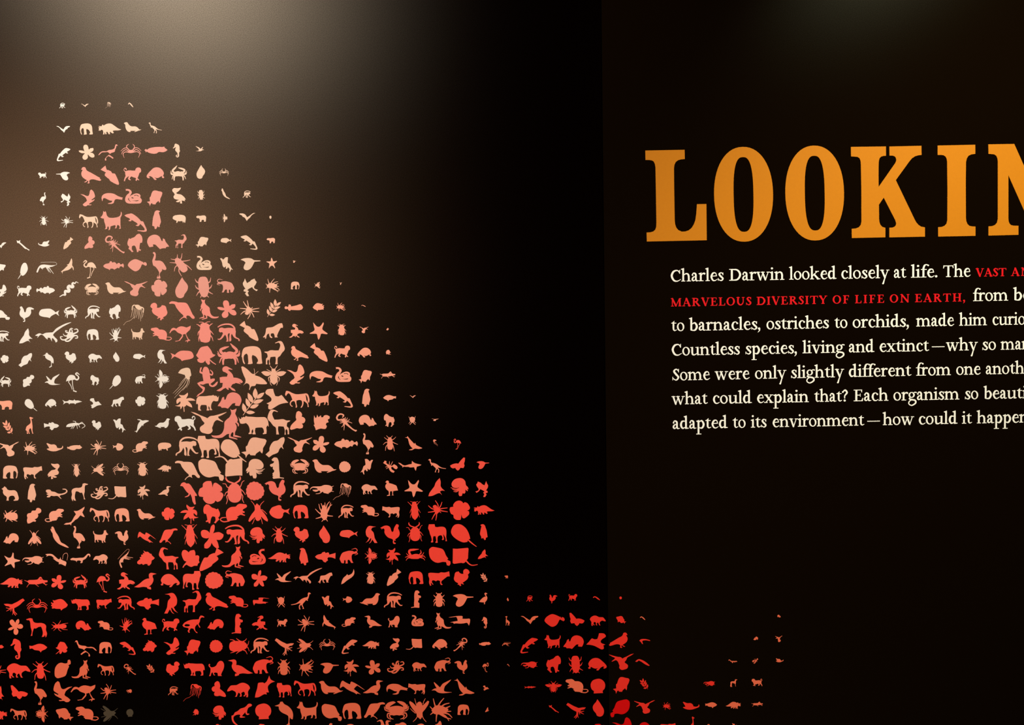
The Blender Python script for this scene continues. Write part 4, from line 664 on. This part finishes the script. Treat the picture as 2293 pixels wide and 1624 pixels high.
# row by row, each: kind ink x z width height (tenths of a millimetre on the wall) and f flipped / v upside down / r turned
DECALS = """
monkey P0 -9853 20692 131 119; soaring_bird P1 -9353 20689 165 68; jellyfish P1 -8845 20681 138 143; eel P1 -8340 20682 115 102
soaring_bird P0 -9852 20174 302 148; elephant P1 -9343 20172 284 244; triceratops P1 -8821 20166 510 239; sea_lion P1 -8314 20198 384 217; ostrich_dinosaur P1 -7814 20174 290 239
lizard P0 -9864 19619 311 286; five_petal_flower P1 -9355 19663 345 330; running_dinosaur R0 -8873 19648 445 356; spider_crab R0 -8369 19678 457 303; catfish R0 -7814 19684 513 154; seahorse P1 -7362 19669 154 302; tern P1 -6844 19703 191 116 f
pug_dog P0 -10354 19170 183 125; hummingbird P0 -9895 19146 308 188 f; pigeon R0 -9271 19157 437 363; rockfish R0 -8859 19149 397 428; pug_dog R0 -8355 19162 392 298 f; tortoise R0 -7847 19168 391 279 f; crab P1 -7329 19174 372 332 f; mussel_shell P1 -6838 19192 191 303 f; spider_crab P1 -6323 19179 217 160
ostrich P0 -10363 18652 138 282 f; tree_frog P0 -9863 18626 220 278 f; dove R0 -9365 18657 324 366; pecking_bird R0 -8822 18637 476 240; coiled_snake R0 -8353 18678 372 326 f; perch_fish R0 -7880 18625 351 349; pelican P1 -7340 18677 294 350 f; water_beetle P1 -6845 18683 166 219; otter P1 -6300 18702 187 238; monkey P1 -5832 18684 182 158
flea P0 -10358 18166 211 220; spider P0 -9845 18134 265 259; horse P1 -9366 18146 421 307; terrier_dog R0 -8863 18151 483 429; lizard R0 -8322 18094 486 410 f; penguin R0 -7858 18152 197 416; pig P1 -7351 18166 292 176 f; bear P1 -6860 18161 219 142; bee P1 -6332 18165 121 190 r90; soaring_bird P1 -5832 18181 353 173 f; scallop_shell P1 -5322 18168 47 66
soaring_bird P0 -11347 17642 251 132; arrow_squid P0 -10848 17631 277 242; swan P0 -10383 17664 251 132 f; rockfish P1 -9838 17665 228 268 f; butterfly R0 -9367 17670 236 279; scorpion R0 -8804 17619 428 399; gorilla R0 -8353 17645 339 408 f; rabbit R0 -7839 17661 487 323; ibex R0 -7335 17668 268 302 f; perch_fish P1 -6861 17637 290 238; bream P1 -6323 17666 243 117; lizard P1 -5815 17615 369 323 f; bear P2 -5325 17651 184 117
perch_fish P0 -11399 17132 295 184; round_ray P0 -10879 17065 233 360 f; shrimp P0 -10342 17121 461 262; humpback_whale P1 -9884 17154 286 343 r90; flamingo P1 -9380 17078 295 412 f; sea_bass R0 -8849 17150 461 201; puffer_fish R0 -8317 17152 425 269; ostrich R0 -7827 17140 310 591; flea R0 -7352 17146 492 515 r35; coiled_snake P1 -6830 17179 342 316 f; flying_fish P1 -6330 17134 283 331; hummingbird P1 -5792 17137 443 271; starfish P2 -5319 17153 236 240 v; hummingbird P2 -4815 17174 74 49
dove P0 -11376 16631 236 273; pug_dog P0 -10862 16619 325 236 f; sea_bass P0 -10385 16630 414 184 f; wavy_snake P0 -9864 16641 436 339; dungeness_crab P1 -9350 16629 325 258; sea_lion P1 -8819 16648 461 261; swift R0 -8364 16632 528 339; hibiscus_flower R0 -7846 16638 358 377; mussel_shell R0 -7349 16636 287 467 f; water_beetle R0 -6848 16639 396 469; mammoth R0 -6365 16662 384 314 f; tree_frog P1 -5814 16621 330 398; mite P2 -5315 16650 310 310; elephant P2 -4813 16646 197 171 f; fly P2 -4316 16644 140 143 r90; swift P2 -3795 16673 56 56
flatfish P0 -11467 16101 515 244; rooster P0 -10823 16103 330 352 f; bream P0 -10326 16109 456 213; crab P0 -9848 16140 300 284; monkey P0 -9355 16123 340 290; gorilla P0 -8857 16120 262 321 f; jellyfish P1 -8441 16049 477 458; dodo R1 -7874 16112 377 395; vulture R1 -7358 16114 559 443; kangaroo R1 -6758 16144 444 462 f; five_petal_flower R1 -6354 16142 425 393; spider P2 -5846 16122 434 418 v; leafy_sprig P2 -5301 16152 323 392; cuttlefish P3 -4858 16154 414 145; reef_fish P3 -4305 16155 255 177 f; mite P3 -3805 16152 203 188; eel P3 -3298 16167 101 41
monkey P0 -11405 15618 341 244; moth P0 -10871 15616 302 336; long_tailed_dinosaur P0 -10250 15680 822 447; octopus P0 -9896 15621 422 311; elephant P0 -9372 15621 270 240; mite P0 -8863 15612 267 326 r90; terrier_dog P1 -8356 15617 301 270 f; rat R1 -7838 15608 464 296 f; wading_bird R1 -7415 15597 486 370; scarab_beetle R1 -6855 15637 382 474; monkey R1 -6334 15620 496 407 f; rockfish P2 -5875 15646 415 453; lioness P2 -5338 15640 456 338; landing_eagle P3 -4817 15633 333 311; starfish P3 -4314 15620 400 390; scarab_beetle P3 -3796 15643 196 252; swift P3 -3298 15631 207 148; mussel_shell P3 -2771 15640 52 55 f
hibiscus_flower P0 -11365 15104 182 181; grouper_fish P0 -10903 15073 314 312; ibis P0 -10388 15061 240 334; dodo P0 -9890 15116 258 267; tapir P0 -9338 15093 304 199; mussel_shell P0 -8864 15113 138 220; bream P0 -8347 15110 276 126; crow P0 -7840 15100 211 315 f; bream R1 -7388 15112 519 235 f; rose_flower R1 -6853 15113 441 425; crab R1 -6342 15135 519 484; elephant P2 -5827 15104 460 401; ibex P2 -5316 15148 464 526 f; pigeon P3 -4749 15127 393 331; rockfish P3 -4327 15140 386 422; pug_dog P3 -3800 15150 356 267 f; tortoise P3 -3305 15122 309 218 f; rose_flower P3 -2766 15119 116 111
crab P0 -11365 14602 255 250 f; damselfish P0 -10850 14602 260 271; tern P0 -10315 14627 356 249; flamingo P0 -9855 14558 312 447; gorilla P0 -9364 14598 192 231; round_ray P0 -8909 14545 267 308 f; mammoth P0 -8344 14607 235 205; bee P0 -7850 14601 322 423 r90; swimming_jellyfish P1 -7409 14503 423 682; climbing_frog R1 -6851 14523 498 675; landing_eagle R1 -6344 14580 602 566; swallowtail_butterfly P2 -5786 14588 572 531; bee P2 -5346 14639 564 454; dove P3 -4855 14654 392 454; pecking_bird P3 -4287 14598 520 256; coiled_snake P3 -3791 14637 361 335 f; perch_fish P3 -3296 14581 297 298; grasshopper P3 -2797 14609 345 152
bear P3 -11415 14068 364 201; round_ray P0 -10822 14058 272 276; tortoise P0 -10374 14092 253 188 f; barracuda P0 -9888 14115 439 119; kingfisher P0 -9362 14079 260 224; lioness P0 -8874 14102 297 224; hibiscus_flower P0 -8359 14108 226 224; scarab_beetle P0 -7861 14100 275 343; lily_flower P2 -7353 14067 461 433 f; rhinoceros P2 -6848 14048 520 351 f; rabbit R1 -6357 14092 538 366 f; leafy_sprig P2 -5824 14058 513 612; kingfisher P2 -5295 14107 513 467; horse P3 -4833 14095 544 388; terrier_dog P3 -4302 14109 397 358; lizard P3 -3808 14075 434 373 f; penguin P3 -3289 14105 186 407; carp P3 -2761 14088 290 142; soaring_bird P3 -2242 14113 137 60
leafy_sprig P3 -11366 13575 223 319 f; giraffe P3 -10871 13602 183 378; cichlid_fish P0 -10377 13575 338 182 f; crayfish P0 -9833 13597 432 182; dodo P0 -9363 13583 211 224; flying_fish P0 -8849 13568 275 314; humpback_whale P0 -8352 13550 338 304 v; sea_lion P0 -7882 13601 348 217 f; pug_dog P0 -7367 13593 473 337; swift P2 -6832 13597 804 505; kangaroo R1 -6455 13560 673 703; rhinoceros P2 -5830 13527 673 419; ibex P2 -5259 13587 511 571; butterfly P3 -4842 13619 350 423; lionfish P3 -4300 13567 365 352; scorpion P3 -3745 13554 462 419; rabbit P3 -3264 13589 403 265; gorilla P3 -2781 13588 238 292; tick P3 -2263 13576 164 194; swift P3 -1748 13585 164 55
swift P2 -11361 13071 484 330 f; mite P2 -10871 13083 301 300; swan P2 -10320 13100 373 187; catfish P2 -9877 13084 343 115; spider P2 -9342 13073 353 345; piranha P2 -8898 13084 241 165 f; rat P2 -8400 13075 358 252; pig P2 -7849 13075 301 180; monkey P2 -7352 13073 514 432; bulldog P2 -6855 13051 502 505; round_ray P2 -6302 12953 570 525; perch_fish P2 -5839 13019 577 462; grouper_fish P2 -5363 13019 440 453; swift P3 -4801 13065 552 352; five_petal_flower P3 -4329 13068 377 378 f; sea_bass P3 -3764 13077 531 228; ostrich P3 -3267 13065 243 475; flea P4 -2765 13067 334 360; humpback_whale P4 -2244 13065 383 319; swimming_jellyfish P4 -1748 13063 109 150 f; flamingo R3 -1258 13027 171 244 f
elephant P2 -11346 12552 343 296 f; cow P2 -10839 12530 425 293; pelican P2 -10371 12553 284 353; cockroach P2 -9861 12565 190 298; fly P2 -9367 12571 306 271 r90; spider_crab P2 -8856 12581 370 263; scarab_beetle P2 -8362 12572 239 311; triceratops P2 -7872 12576 313 153 f; vulture P2 -7354 12527 552 443; flatfish P2 -6821 12529 567 508; square_ray P2 -6419 12607 619 466 r180; nautilus P2 -5824 12541 425 443; meerkat P2 -5339 12547 306 485; dungeness_crab P3 -4819 12574 428 331; sea_lion P3 -4264 12576 542 308; rosette_flower P3 -3803 12552 261 252; flying_fish P3 -3311 12546 291 353 f; lobster P4 -2776 12538 325 278; shark P4 -2339 12550 522 225; ostrich_dinosaur P4 -1724 12542 399 311; skipper_butterfly R3 -1261 12572 339 296; hummingbird R3 -692 12542 284 177
collie_dog P2 -11370 12062 379 331; penguin P2 -10884 12066 194 422; iguana P2 -10319 12038 489 232; greyhound P2 -9800 12071 388 399; octopus P2 -9356 12051 396 297; square_ray P2 -8957 12046 412 292 f; lily_flower P2 -8362 12045 299 331 f; cormorant P2 -7888 12065 294 221 f; parrot R2 -7344 12001 369 512; hibiscus_flower R2 -6843 12015 563 524 v; stag_beetle R2 -6317 12060 515 633; rosette_flower R2 -5841 12035 414 428; rooster R2 -5390 12043 471 482; monkey P3 -4832 12059 441 366; rhinoceros_beetle P3 -4335 12045 538 203; jellyfish P3 -3881 11989 418 377; tapir P3 -3262 12032 359 232; moorhen P4 -2761 12049 284 351; starfish P4 -2263 12031 414 392; moth R3 -1747 12057 374 410; nautilus R3 -1228 12049 404 410 f; tree_frog R3 -727 11994 287 362 f
dust_mite P3 -11382 11551 319 269; damselfish P3 -10851 11550 334 350; rat P3 -10393 11550 441 299; shark P3 -9945 11526 486 423 r42; horse P3 -9369 11542 444 328; elephant P3 -8868 11536 340 302; sea_lion P3 -8320 11544 420 245; hibiscus_flower R3 -7820 11546 295 287; lily_flower R3 -7343 11528 411 442; gorilla R3 -6838 11530 374 438; rat R3 -6345 11540 625 418; fly R3 -5794 11546 441 539; piranha R3 -5306 11549 464 307; elephant R3 -4829 11546 349 307; mite P4 -4300 11539 396 461 r90; monkey P4 -3802 11536 350 299; rat P4 -3265 11545 407 264 f; cow P4 -2787 11507 394 264 f; cockroach R4 -2262 11529 287 430; spider R4 -1729 11525 449 458; hibiscus_flower R4 -1232 11521 461 441; triceratops R4 -682 11520 468 214
rabbit P3 -11395 11035 352 242 f; fly P3 -10865 11040 302 360; otter P3 -10293 11052 397 492; ostrich P3 -9853 11042 265 512; terrier_dog P3 -9362 11050 341 300 f; rooster P3 -8893 11018 307 333; leaping_antelope R3 -8323 11016 413 257; vulture R3 -7831 11029 419 359 f; cockroach R3 -7352 11034 352 525; orchid_flower R3 -6841 11013 512 550; monkey R3 -6285 11048 542 447 f; nautilus R3 -5824 11024 352 366 f; flea R3 -5320 11018 371 401; dodo R3 -4832 11022 342 357; mussel_shell R3 -4302 11021 246 403; bream R3 -3754 11018 407 185; crow R3 -3244 10996 265 400 f; rooster R4 -2819 11001 434 456; stag_beetle R4 -2261 11038 379 454; bulldog R4 -1745 10998 419 427; round_ray R4 -1153 10943 574 525; penguin R4 -699 11013 168 363 f
starfish P3 -11388 10536 355 361 r20; rhinoceros_beetle P3 -10917 10531 480 190; mantis_shrimp P3 -10377 10537 510 303; crocodile P3 -9842 10554 462 215; tapir P3 -9387 10531 330 223 f; shrimp P3 -8824 10539 345 425 r45; porcupine R3 -8361 10541 402 352; ibex R3 -7840 10524 445 510; begonia_leaf R3 -7348 10510 400 407; rockfish R3 -6877 10485 558 525 f; kangaroo R3 -6399 10527 498 508; coiled_snake R3 -5838 10530 382 355; triceratops R3 -5340 10507 510 228 f; penguin R3 -4786 10515 198 399 f; cichlid_fish R3 -4296 10498 465 243; mammoth R3 -3765 10519 415 349; bee R3 -3257 10511 285 379 r90; lily_flower R4 -2761 10494 342 382 f; fiddler_crab R4 -2259 10524 465 270; flatfish R4 -1706 10474 483 437; square_ray R4 -1132 10453 566 413; moth R4 -726 10510 235 220
triceratops R3 -11430 10020 518 237 f; grasshopper R3 -10871 10030 525 236; five_petal_flower R3 -10355 10020 341 324 f; crab R3 -9870 10026 341 310; flamingo R3 -9344 9981 308 438; landing_eagle R3 -8835 10024 414 395; cormorant R3 -8391 10010 515 380 f; tortoise R3 -7830 10016 431 304; bulldog R3 -7338 10010 417 430 f; rosette_flower R3 -6830 10005 413 385; mammoth R3 -6357 10040 440 370 f; orchid_flower R3 -5802 10035 357 376; tern P4 -5262 10064 375 248; long_tailed_dinosaur P4 -4703 10074 658 350; lioness P4 -4313 10021 330 239; dolphin P4 -3800 10043 303 347; scarab_beetle P4 -3280 10003 203 274; rockfish P4 -2751 10010 333 388 f; elephant R4 -2256 9993 333 294; cow R4 -1731 9965 484 324; dodo R4 -1214 9980 360 391 f; leafy_sprig P4 -716 9974 155 213 f; bear P6 -204 9977 75 68
squid R4 -11383 9461 475 392 f; spider_crab R4 -10870 9487 481 323; reef_fish R4 -10362 9498 383 264; rhinoceros R4 -9882 9500 425 259; cow R4 -9346 9505 346 232; monkey R4 -8851 9520 391 325 f; cichlid_fish R4 -8351 9491 511 274; crow R4 -7833 9490 311 482; ibex R4 -7349 9525 428 495 f; pigeon R4 -6783 9517 508 416; rat R4 -6296 9509 436 274 f; leaping_antelope R4 -5780 9502 373 180 r28; tick P5 -5329 9486 185 249; ostrich_dinosaur P5 -4875 9498 460 386 f; flying_fish P5 -4267 9457 271 305; piranha P5 -3819 9514 215 146 f; sea_lion P5 -3310 9514 466 274 f; monkey P5 -2785 9490 421 351; meerkat P5 -2263 9500 230 401 f; ground_beetle P5 -1740 9479 266 331; hummingbird P5 -1193 9454 466 290; goose P5 -738 9492 188 267; mussel_shell P6 -180 9462 42 81; monkey R5 315 9472 143 137; rooster R5 855 9455 183 198 f; pug_dog R5 1297 9482 201 152 f; eel R5 1833 9456 161 88; scallop_shell R5 2382 9454 56 61
five_petal_flower P5 -11379 9005 346 367 r30; greyhound R4 -10900 8979 463 443 f; flea R4 -10374 9009 384 255 r90; rabbit R4 -9834 9009 351 232; rat P5 -9333 9003 343 223 f; mite R4 -8866 9005 289 347 r60; moorhen R4 -8333 8971 328 388; pug_dog R4 -7850 8994 394 290 f; raptor R4 -7330 8997 507 405; rabbit R4 -6834 8989 373 245 f; meerkat R4 -6339 8998 262 454 f; landing_eagle R4 -5830 9012 354 329 f; pug_dog P5 -5315 9000 232 174 f; spider P5 -4776 8978 376 378; humpback_whale P5 -4250 8997 304 341 fr90; rat P5 -3804 8998 322 214; cormorant P5 -3247 8996 391 280; lion P5 -2777 8989 263 260; coiled_snake P5 -2238 9003 280 255 f; kangaroo P5 -1665 8984 384 391 f; leaping_antelope P5 -1287 8984 486 226 fr28; seahorse P5 -717 8932 128 263; giraffe P6 -194 8968 105 214 f; soaring_bird P6 307 8978 399 188; puffer_fish R5 877 8959 458 290; skipper_butterfly R5 1385 8976 339 306 f; tapir R5 1857 8938 358 234; perch_fish R5 2390 8944 226 180 f; eel P6 2878 8978 123 81; rabbit P6 5980 8976 76 62
catfish R4 -11804 8545 283 98; seahorse R4 -11389 8494 244 474; carp R4 -10880 8505 406 200 f; rose_flower R4 -10351 8503 274 284 f; running_dinosaur P5 -9801 8481 493 379 f; elephant P5 -9353 8493 292 261 f; lizard R4 -8850 8468 355 306 f; porcupine R4 -8342 8514 321 284; dove R4 -7847 8506 352 402; perch_fish R4 -7376 8463 379 369; rosette_flower R4 -6832 8486 296 291; beetle R4 -6309 8477 456 372; monkey P5 -5844 8485 424 358; squid P5 -5279 8444 432 405; fly P5 -4809 8471 368 318 r-90; spider_crab P5 -4306 8485 375 257; lizard P5 -3798 8425 366 329; triceratops P5 -3313 8458 388 183 f; pelican P5 -2770 8461 230 291; square_ray P5 -2331 8462 369 248 f; tortoise P5 -1744 8448 342 239 f; scorpion P5 -1275 8435 321 307 f; catfish P5 -717 8443 273 86; shrimp P6 -230 8424 191 95; lizard R5 289 8386 404 353; terrier_dog R5 823 8468 372 319; rabbit R5 1300 8449 467 311 f; kingfisher R5 1815 8458 448 375 f; pigeon R5 2319 8476 425 352 f; leaping_dolphin R5 2922 8438 244 118; rabbit P6 5449 8468 102 79 f; swift P6 5971 8450 165 143 f
spider R4 -11829 7972 386 341; tapir R4 -11352 7988 535 347; flea R4 -10843 7978 427 449; flatfish P6 -10345 8016 377 428 v; kangaroo P6 -9936 7993 432 443; horse P6 -9362 7978 376 272; scorpion P6 -8817 7980 270 255; leafy_sprig P6 -8349 7997 178 212 f; dodo R4 -7833 7977 314 334 f; rhinoceros R4 -7351 7958 481 299; lion R4 -6843 7969 354 350; cormorant R4 -6294 7979 556 386; mammoth R4 -5778 8031 472 402; ground_beetle P6 -5307 7976 292 367; mite P6 -4791 7959 340 403 v; hummingbird P6 -4265 7937 421 249; lily_flower P6 -3770 7933 356 384 f; five_petal_flower P6 -3281 7939 347 331; octopus P6 -2757 7935 396 295; tapir P6 -2222 7935 326 212; mammoth P6 -1692 7976 373 318; rooster P6 -1274 7917 300 318; flamingo P6 -710 7897 151 219; eel P6 -193 7939 57 57; rhinoceros_beetle R5 286 7940 373 151; gorilla R5 841 7945 332 395 f; water_beetle R5 1348 7928 321 407; tortoise R5 1837 7930 423 289; swift R5 2386 7975 563 372 f; eel R5 2865 7952 327 157; crocodile P6 4925 7948 199 81 f; lobster P6 5435 7947 137 123 f; swan P6 5993 7955 170 89
moth R4 -11812 7467 206 354; skipper_butterfly R4 -11355 7492 382 328 f; ostrich P6 -10874 7463 283 547; dove P6 -10358 7488 431 490 f; wading_bird P6 -9901 7443 571 381; spider P6 -9326 7465 358 372; rhinoceros_beetle P6 -8849 7475 131 85; monkey P6 -7848 7466 232 203; jellyfish R4 -7412 7419 429 401; butterfly R4 -6806 7490 322 372 f; tapir R4 -6352 7460 522 337 f; angelfish R4 -5753 7534 464 504; bulldog R4 -5314 7440 335 337; horse R4 -4836 7473 508 368; sea_lion P6 -4245 7487 545 308; leaping_antelope P6 -3758 7478 569 324; cormorant P6 -3286 7466 464 341 f; pecking_bird P6 -2737 7424 490 249; cow P6 -2288 7423 389 256 f; tern P6 -1720 7470 461 315; humpback_whale P6 -1206 7451 457 394; kingfisher P6 -709 7417 133 112; barracuda R5 297 7420 264 57; bee R5 830 7421 384 266; rat P6 1366 7429 522 331 f; scallop_shell R5 1844 7422 333 339; perch_fish R5 2378 7429 376 386; leafy_sprig R5 2894 7458 192 256 f; rhinoceros_beetle R5 4385 7440 260 110; greyhound P6 4944 7439 162 177; pug_dog P6 5475 7447 243 169
triceratops R4 -11903 6969 505 211 f; horse P6 -11395 6976 374 267; bee P6 -10864 6976 281 399 r-90; perch_fish P6 -10343 6953 397 296 f; rat P6 -9827 6968 516 329 f; fly b -9318 6961 387 371 r-90; scallop_shell b -8852 6969 159 178; rose_flower R4 -7346 6961 139 145 f; nautilus R4 -6810 6942 310 329 f; monitor_lizard R4 -6296 6887 477 503; scallop_shell R4 -5806 6955 365 366; ibis P6 -5334 6884 415 582; terrier_dog P6 -4798 6960 482 434; flatfish P6 -4243 6903 454 404; elephant P6 -3784 6933 430 372; vulture P6 -3263 6926 484 395 f; dungeness_crab P6 -2762 6930 570 434; fly P6 -2240 6923 454 553 r180; mite P6 -1745 6924 510 553; elephant P6 -1235 6921 271 240 f; moth P6 -693 6914 90 111; arrow_squid R5 831 6905 224 188; squid R5 1340 6856 444 368; mussel_shell R5 1848 6912 256 404; flatfish R6 2345 6895 442 412 f; swift R5 2904 6917 477 310 f; mite R5 3415 6932 182 178; swan R5 3969 6930 378 181; carp P6 4425 6933 269 135 f; triceratops P6 4931 6924 345 161 f; grasshopper P6 5476 6941 257 110
hibiscus_flower R4 -6854 6574 194 203; rat R4 -5971 6514 387 295; penguin P6 -4288 6477 129 356; tortoise P6 -3796 6505 362 243; ibex P6 -3230 6480 374 475 f; cormorant P6 -3078 6550 374 303 f; tapir P6 -2686 6547 297 204 f; scallop_shell P6 -2215 6511 207 200; gorilla P6 -1818 6510 161 316 f; bream R6 1859 6480 224 123; dove R6 2384 6465 441 439; tortoise R6 2925 6432 337 259; cow R5 3436 6402 349 254; giraffe R5 3980 6478 124 390; rabbit P6 4383 6436 116 115; swan P6 4956 6463 100 85
"""

SHAPES = dict(l.split(': ', 1) for l in SPECIES.strip().split('\n'))
MESHES = {}
PARSED = {}
ONES = ['zeroth', 'first', 'second', 'third', 'fourth', 'fifth', 'sixth', 'seventh', 'eighth', 'ninth', 'tenth', 'eleventh', 'twelfth',
        'thirteenth', 'fourteenth', 'fifteenth', 'sixteenth', 'seventeenth', 'eighteenth', 'nineteenth', 'twentieth']
def ordinal(n):
    if n <= 20: return ONES[n]
    return 'twenty-' + ONES[n - 20]

def silhouette_mesh(kind, flags):
    key = (kind, flags)
    if key in MESHES: return MESHES[key]
    if kind not in PARSED: PARSED[kind] = parse_shape(SHAPES[kind])
    solid, holes = PARSED[kind]
    rot = 0.0
    if 'r' in flags: rot = math.radians(float(flags.split('r')[1]))
    fx = -1 if 'f' in flags else 1
    fy = -1 if 'v' in flags else 1
    c, s = math.cos(rot), math.sin(rot)
    def tr(v):                                   # traced with y downwards -> z upwards
        x, z = v[0], -v[1] * fy
        x, z = x * c - z * s, x * s + z * c
        return Vector((x * fx, z))
    S = [[tr(v) for v in p] for p in solid]
    Hs = [[tr(v) for v in p] for p in holes]
    xs = [v.x for p in S for v in p]; zs = [v.y for p in S for v in p]
    x0, x1, z0, z1 = min(xs), max(xs), min(zs), max(zs)
    k = 10.0
    nm = lambda p: [Vector(((v.x - (x0 + x1) / 2) / (x1 - x0) * k, (v.y - (z0 + z1) / 2) / (z1 - z0) * k)) for v in p]
    V, T = union_tris([nm(p) for p in S], [nm(p) for p in Hs])
    me = solid_mesh(kind + '_silhouette', V, T, [INKMAT['P0']], lambda v, f: (v[0] / k, -1.0 * f, v[1] / k))
    MESHES[key] = me
    return me

SAY = {'e': 0}
rows = [[q.split() for q in r.split(';')] for r in DECALS.strip().split('\n')]
total = 0
for ri, row in enumerate(rows):
    for i, q in enumerate(row):
        kind, inkk = q[0], q[1]
        x, z, wd, ht = (int(v) / 1e4 for v in q[2:6])
        flags = q[6] if len(q) > 6 else ''
        me = silhouette_mesh(kind, flags)
        o = link(kind + '_silhouette', me)
        o.location = (x, 0, z)
        o.scale = (wd, 0.00035 + 0.00004 * (total % 4), ht)
        o.material_slots[0].link = 'OBJECT'
        o.material_slots[0].material = INKMAT[inkk]
        total += 1
        say = kind.replace('_', ' ')
        nb = [row[j][0].replace('_', ' ') for j in (i - 1, i + 1) if 0 <= j < len(row)]
        if i == 0: where = 'starting the %s row, before %s' % (ordinal(ri + 1), nb[0])
        elif i == len(row) - 1: where = 'ending the %s row, after %s' % (ordinal(ri + 1), nb[0])
        else: where = 'in the %s row, between %s and %s' % (ordinal(ri + 1), nb[0], nb[1])
        o['label'] = '%s %s silhouette %s' % (INKS[inkk][0], say, where)
        o['category'] = say.split()[-1] + ' silhouette'
        o['group'] = say + ' silhouettes on the mural'
print('silhouettes', total, 'meshes', len(MESHES))
